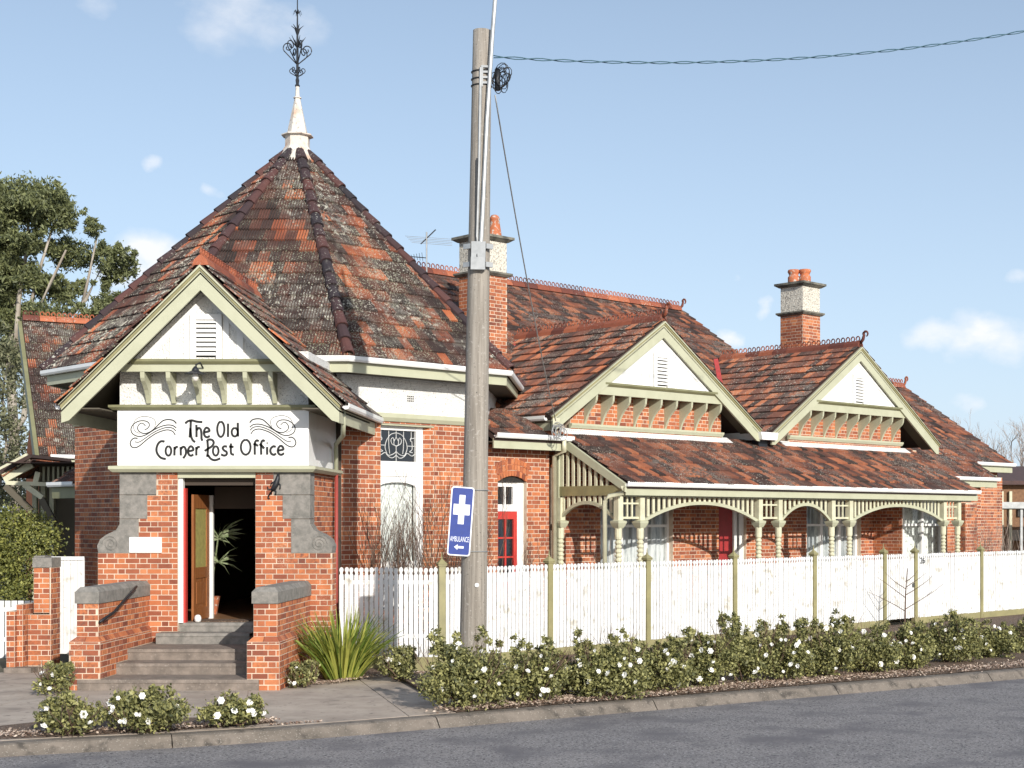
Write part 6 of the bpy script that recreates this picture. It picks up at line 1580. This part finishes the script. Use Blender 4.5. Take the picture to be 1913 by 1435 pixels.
# strappy flax clump
fxY = ground_y(1268, .03); fx = ((640 - CX) / FP * fxY, fxY, .03)
t = thing('flax_plant', fx, 'big clump of yellow-green strap leaves beside the right step pier', 'plant')
g = random.Random(21); mb = MB()
for i in range(420):
    a = g.uniform(0, 2 * math.pi); lean = g.uniform(.05, 1.0) ** .8; L_ = g.uniform(.75, 1.22); w_ = g.uniform(.015, .027)
    d = Vector((math.cos(a), math.sin(a) * .8, 0)); b0 = Vector(fx) + d * g.uniform(0, .30); side = Vector((-d.y, d.x, 0)); 
    if g.random() < .5: side = (side + Vector((g.uniform(-1, 1), g.uniform(-1, 1), 0))).normalized()
    p = [b0]; dirv = (Vector((0, 0, 1)) + d * lean * .85).normalized()
    for k in range(5): dirv = (dirv + d * lean * .10 + Vector((0, 0, -.055 * k * lean))).normalized(); p.append(p[-1] + dirv * L_ / 5)
    ws = [w_ * .8, w_, w_, w_ * .85, w_ * .55, .002]; mb.cr = g.random() ** 1.3
    for k in range(5): mb.face([p[k] - side * ws[k], p[k + 1] - side * ws[k + 1], p[k + 1] + side * ws[k + 1], p[k] + side * ws[k]])
mb.build('leaves', 'flax', t, kind='stuff')
# leaf litter
def litter(name, pts, n, size, seed, label):
    g = random.Random(seed); mb = MB(); P0 = pts
    for i in range(n):
        k = g.randrange(len(P0) - 1); a, b, w0, w1, z = *P0[k][:2], P0[k][2], P0[k + 1][2], P0[k][3]; f = g.random()
        c = Vector((P0[k][0] + (P0[k + 1][0] - P0[k][0]) * f, P0[k][1] + (P0[k + 1][1] - P0[k][1]) * f, z)) + Vector((g.gauss(0, 1) * w0 * .25, g.gauss(0, 1) * w0 * .5, 0)); c.z = z + g.uniform(0, .02)
        u = Vector((g.uniform(-1, 1), g.uniform(-1, 1), g.uniform(-.3, .3))).normalized() * size * g.uniform(.5, 1.3); v = Vector((-u.y, u.x, g.uniform(-.02, .02))) * .5; mb.cr = g.random(); mb.face([c - u, c + v, c + u, c - v])
    return props(mb.build(name, 'litter', kind='stuff'), label)
kk = [p for p in offset(kerb_s, .62) if -2.3 < p.x < 12]
litter('leaf_litter', [(p.x, p.y, .40, .04) for p in kk], 14000, .024, 5, 'brown and pale fallen leaves along the edge of the kerb strip')
litter('leaf_litter', [(*gp(-20, 1376), .26, .03), (*gp(120, 1372), .26, .04), (*gp(300, 1365), .22, .04), (*gp(420, 1357), .18, .04), (*gp(510, 1351), .1, .03)], 2600, .022, 6, 'pale fallen leaves around the three roses by the steps')
litter('leaf_litter', [(*gp(550, 1282), .2, .03), (*gp(640, 1276), .2, .05), (*gp(740, 1262), .2, .05), (*gp(790, 1262), .2, .05)], 1700, .022, 8, 'dry leaves lying under the strap-leaved clump')
litter('leaf_litter', [(*gp(500, 1357), .05, .014), (*gp(600, 1350), .05, .014)], 140, .02, 9, 'few dark scraps of bark on the concrete path')
# bare climber over the tower wall
t = thing('bare_climber', fr0.p(.6, .3, 0), 'leafless climbing shrub spreading over the tower wall and tall window', 'climber')
g = random.Random(44); mb = MB()
for i in range(58):
    a = g.uniform(.1, 3.2); b0 = fr0.p(a, g.uniform(.12, .4), .1); branches(mb, b0, fr0.ax * g.uniform(-.35, .35) + Vector((0, 0, 1)), g.uniform(.85, 1.5), g.uniform(.010, .020), 3, g, .62, .22, (2, 3), 3, .70)
mb.build('stems', 'twig', t, kind='stuff')
t = thing('bare_climber', UV(19.9, 21.9), 'leafless twigs before the red side door', 'climber'); mb = MB()
for i in range(7): branches(mb, UV(g.uniform(19.2, 20.2), g.uniform(21.9, 22.3), .1), Vector((g.uniform(-.3, .3), 0, 1)), .9, .011, 3, g, .4, .35, (2, 3), 3, .66)
mb.build('stems', 'twig', t, kind='stuff')
t = thing('bare_climber', UV(21.2, 20.5), 'pale bare twigs tangled at the near verandah corner', 'climber'); mb = MB()
for i in range(6): branches(mb, UV(g.uniform(20.6, 21.6), g.uniform(20.9, 21.6), .1), Vector((g.uniform(-.3, .3), 0, 1)), .85, .011, 3, g, .5, .3, (2, 3), 3, .66)
mb.build('stems', 'twig_pale', t, kind='stuff')
t = thing('bare_shrub', UV(32.0, 20.2), 'bare reddish shrub showing over the fence at the far verandah bay', 'shrub'); mb = MB()
for i in range(9): branches(mb, UV(g.uniform(31.2, 33.6), g.uniform(20.1, 20.6), .1), Vector((g.uniform(-.4, .4), 0, 1)), .72, .010, 3, g, .5, .2, (2, 3), 3, .66)
mb.build('stems', 'twig', t, kind='stuff')
t = thing('bare_shrub', UV(35.6, 20.8), 'grey leafless shrub beside the far brick pier', 'shrub'); mb = MB()
for i in range(12): branches(mb, UV(g.uniform(34.6, 36.4), g.uniform(20.6, 21.4), .1), Vector((g.uniform(-.5, .5), 0, 1)), 1.0, .016, 3, g, .5, .25, (2, 3), 3, .7)
mb.build('stems', 'twig_pale', t, kind='stuff')
# young bare tree by the gate
yt = (1690 - CX) / FP; Yt = 26.2 / (1 - yt); Xt = Yt * yt; t = thing('young_tree', (Xt, Yt, 0), 'leafless young tree in front of the picket gate', 'tree'); mb = MB(); g = random.Random(3)
zt_ = z_at(1062, Yt); mb.tube([(Xt, Yt, 0), (Xt + .02, Yt, zt_ * .6), (Xt + .06, Yt, zt_)], .022, 6, r2=.008); mb.build('trunk', 'twig', t)
mb = MB()
for z_, sx_, L_ in ((.50, -1, .75), (.55, 1, .75), (.80, -1, .65), (.86, 1, .6), (1.0, -1, .5), (1.02, 1, .45), (1.15, 1, .3)): branches(mb, (Xt + .02, Yt, z_), (sx_ * 1.0, -.1, .62), L_ * .85, .010, 1, g, .25, .05, (1, 2), 4, .5)
mb.build('branch', 'twig', t, kind='stuff')
# gum tree, far left
YT = 62.0; kx = YT / FP
def pt(px, py, dy=0): return ((px - CX) * kx, YT + dy, HC + (CY - py) * kx)
gum = thing('gum_tree', (pt(20, 970)[0], YT, 0), 'tall gum tree with rounded dark green leaf clumps and pale forked limbs', 'tree')
cl = [(55, 378, 78, 46), (8, 400, 60, 60), (105, 405, 50, 40), (20, 450, 45, 30), (122, 470, 62, 26), (90, 450, 30, 22), (175, 428, 24, 22), (196, 490, 44, 30), (200, 470, 30, 18), (45, 520, 58, 30), (10, 505, 40, 26), (95, 545, 50, 26), (130, 525, 20, 16), (20, 600, 55, 32), (75, 600, 40, 28), (185, 560, 32, 22), (235, 560, 28, 20), (150, 590, 40, 26), (200, 600, 40, 22), (15, 660, 45, 40), (-30, 560, 60, 60), (-40, 450, 60, 70), (250, 590, 30, 20), (110, 600, 40, 30)]
gq = random.Random(12)
cl = [(a, b, c_ * .8, d_ * .8) for a, b, c_, d_ in cl] + [(a + gq.uniform(-1, 1) * c_, b + gq.uniform(-1, .8) * d_, c_ * gq.uniform(.25, .42), d_ * gq.uniform(.3, .5)) for a, b, c_, d_ in cl for _ in range(4)]
leaves('foliage', [pt(a, b, random.uniform(-2, 2)) for a, b, c_, d_ in cl], [(c_ * kx * .96, c_ * kx * .75, d_ * kx * 1.08) for a, b, c_, d_ in cl], 74000, .22, 'gum', gum, sub=16, spread=.34, aspect=.34, seed=2, droop=.6, upper=.15)
mb = MB()
def limb(pts, r0_, r1_): mb.tube([pt(a, b, c_) for a, b, c_ in pts], r0_, 7, r2=r1_)
limb([(30, 990, 0), (25, 800, 0), (20, 700, 0), (15, 600, .5), (20, 500, 1)], .26, .10)
limb([(22, 720, 0), (40, 640, -.5), (35, 560, 0), (48, 480, 0), (55, 400, 0)], .15, .05)
limb([(38, 640, 0), (60, 560, 0), (75, 500, 0), (100, 420, 0)], .11, .04); limb([(30, 680, 0), (80, 600, -1), (110, 540, -1), (140, 475, -1)], .12, .04)
limb([(50, 650, 0), (120, 600, 0), (160, 560, 0), (190, 500, 0)], .15, .05); limb([(155, 565, 0), (165, 520, 0), (182, 440, 0)], .08, .03)
limb([(40, 700, 0), (130, 640, 0), (190, 600, 0), (235, 565, 0)], .14, .04); limb([(20, 820, 0), (45, 780, 0), (50, 700, 0), (70, 600, 0)], .16, .06)
mb.build('trunk', 'bark', gum, smooth=True)
bg = thing('background_tree', (pt(15, 970)[0], 50, 0), 'loose grey-green tree filling the gap left of the rear roof', 'tree')
k50 = 50 / FP; q5 = lambda px, py: ((px - CX) * k50, 50, HC + (CY - py) * k50)
leaves('foliage', [q5(5, 690), q5(8, 760), q5(0, 830), q5(15, 900), q5(30, 950), q5(-40, 700), q5(-40, 850), q5(0, 640)], [(.9, .9, .9), (.75, .9, .8), (1.0, .9, .9), (.7, .8, .8), (.8, .8, .6), (1, 1, 1.4), (1, 1, 1.4), (.7, .8, .6)], 13000, .16, 'dull', bg, sub=34, spread=.35, aspect=.4, seed=8)
mb = MB(); mb.tube([q5(-10, 975), q5(0, 900), q5(12, 830), q5(5, 740), q5(15, 660)], .07, 6, r2=.02); mb.tube([q5(0, 880), q5(20, 820), q5(28, 770)], .035, 5, r2=.02); mb.build('trunk', 'bark', bg, smooth=True)
# clipped yellow-green hedge bush
hb = thing('hedge_bush', P(45, 1130, 27.5), 'large yellow-green bush left of the gate pillars', 'bush')
k27 = 27.4 / FP; q7 = lambda px, py: ((px - CX) * k27, 27.4, HC + (CY - py) * k27)
leaves('foliage', [q7(40, 1030), q7(75, 1010), q7(10, 1010), q7(0, 1080), q7(40, 1090), q7(60, 985), q7(20, 980), q7(-50, 1030)], [(.55, .5, .5), (.33, .4, .35), (.45, .5, .5), (.45, .4, .45), (.33, .4, .38), (.3, .3, .25), (.35, .3, .25), (.6, .5, .8)], 15000, .065, 'hedge', hb, sub=30, spread=.42, aspect=.6, seed=4)
mb = MB(); mb.tube([q7(30, 1180), q7(30, 1100), q7(35, 1030)], .05, 5, r2=.02); mb.build('stems', 'twig', hb)
# far trees on the right, bare
def bare_tree(px, pyb, pyt, Y, seed, label, r0_=.16):
    g = random.Random(seed); x = (px - CX) / FP * Y; z0_ = 0; h = z_at(pyt, Y); t = thing('bare_tree', (x, Y, 0), label, 'tree'); mb = MB()
    mb.tube([(x, Y, 0), (x, Y, h * .45)], r0_, 6, r2=r0_ * .75); mb.build('trunk', 'twig_pale', t); mb = MB()
    for i in range(9):
        a = g.uniform(0, 6.28); branches(mb, (x, Y, h * g.uniform(.3, .5)), (math.cos(a) * .9, math.sin(a) * .5, .75), h * .26, r0_ * .45, 5, g, .75, .10, (2, 3), 3, .70, 2)
    mb.build('crown', 'twig_pale', t, kind='stuff')
bare_tree(1868, 900, 808, 72, 5, 'leafless spreading tree behind the far roof end'); bare_tree(1940, 900, 800, 80, 8, 'leafless tree at the far edge behind the neighbour roof')
# neighbour house and carport
nb_ = thing('neighbour_house', P(1900, 1000, 58), 'brown brick neighbour house with dark roof seen past the fence end', 'house')
M['nbrick'] = mat('nbrick', (.24, .13, .07), .9, (.17, .09, .05), 9, bump=.3)
M['nroof'] = mat('nroof', (.10, .055, .05), .9, (.07, .045, .04), 5)
k = 58 / FP; X_ = lambda px: (px - CX) * k; Z_ = lambda py: HC + (CY - py) * k
mb = MB(); mb.box(X_(1868), X_(2300), 58, 66, 0, Z_(905)); mb.build('wall', 'nbrick', nb_)
mb = MB(); mb.prism([(X_(1862), 57.6, Z_(906)), (X_(2300), 57.6, Z_(906)), (X_(2300), 62, Z_(870)), (X_(1872), 62, Z_(870))], [(X_(1862), 57.6, Z_(906) + .15), (X_(2300), 57.6, Z_(906) + .15), (X_(2300), 62, Z_(870) + .12), (X_(1872), 62, Z_(870) + .12)]); mb.build('roof', 'nroof', nb_)
mb = MB(); mb.box(X_(1866), X_(2300), 61.9, 62.1, Z_(870), Z_(866)); mb.build('ridge_flashing', 'galv', nb_)
for a in (1868, 1884): mb = MB(); mb.box(X_(a), X_(a + 5), 57.85, 57.98, 0, Z_(918)); mb.build('downpipe', 'cream', nb_)
for a, b, c_, d_ in ((1890, 990, 1912, 1010), (1900, 940, 1925, 965)): mb = MB(); mb.box(X_(a), X_(c_), 57.9, 57.99, Z_(d_), Z_(b)); mb.build('window', 'darkglass', nb_)
cp_ = thing('carport', P(1890, 1020, 52), 'flat steel-edged carport with dark shade beneath, beyond the fence', 'carport')
k = 50 / FP; X_ = lambda px: (px - CX) * k; Z_ = lambda py: HC + (CY - py) * k
mb = MB(); mb.box(X_(1835), X_(2200), 50, 56, Z_(950), Z_(938)); mb.build('roof', 'galv', cp_)
for a in (1850, 1908): mb = MB(); mb.box(X_(a), X_(a) + .08, 50.1, 50.2, 0, Z_(950)); mb.build('post', 'galv', cp_)
mb = MB(); mb.box(X_(1830), X_(1862), 55.5, 56.0, 0, Z_(905)); mb.build('side_wall', 'dark', cp_)
M['carpaint'] = mat('carpaint', (.02, .022, .025), .25)
car = thing('parked_car', P(1900, 1035, 47), 'dark car roof and windows just showing over the fence beneath the carport', 'car'); k = 47 / FP; X_ = lambda px: (px - CX) * k; Z_ = lambda py: HC + (CY - py) * k
mb = MB(); prof = [(-2.2, .35), (2.2, .35), (2.2, .9), (1.5, 1.0), (.9, 1.48), (-.9, 1.5), (-1.7, 1.0), (-2.2, .85)]; cx_ = X_(1925)
mb.prism([(cx_ + a, 47, b) for a, b in prof], [(cx_ + a, 48.7, b) for a, b in prof]); mb.build('body', 'carpaint', car)
mb = MB(); mb.prism([(cx_ + a, 46.985, b) for a, b in [(-1.45, 1.02), (1.3, 1.02), (.8, 1.4), (-.85, 1.42)]], [(cx_ + a, 46.995, b) for a, b in [(-1.45, 1.02), (1.3, 1.02), (.8, 1.4), (-.85, 1.42)]]); mb.build('window', 'darkglass', car)
for a in (-1.35, 1.35): mb = MB(); mb.tube([(cx_ + a, 46.95, .33), (cx_ + a, 47.2, .33)], .33, 14); mb.build('wheel', 'dark', car)

# distant tree belt all round the far side of the block
ft = [(x, 190 + 25 * math.sin(x * .07), 2.6 + 1.6 * math.sin(x * .23) + 1.0 * math.sin(x * .071)) for x in range(-170, 171, 7)]
o = leaves('far_trees', ft, [(5.5, 5, 3.2)] * len(ft), 26000, .9, 'dull', None, sub=30, spread=.35, aspect=.6, seed=77)
props(o, 'distant belt of grey-green trees far behind the houses', kind='stuff')
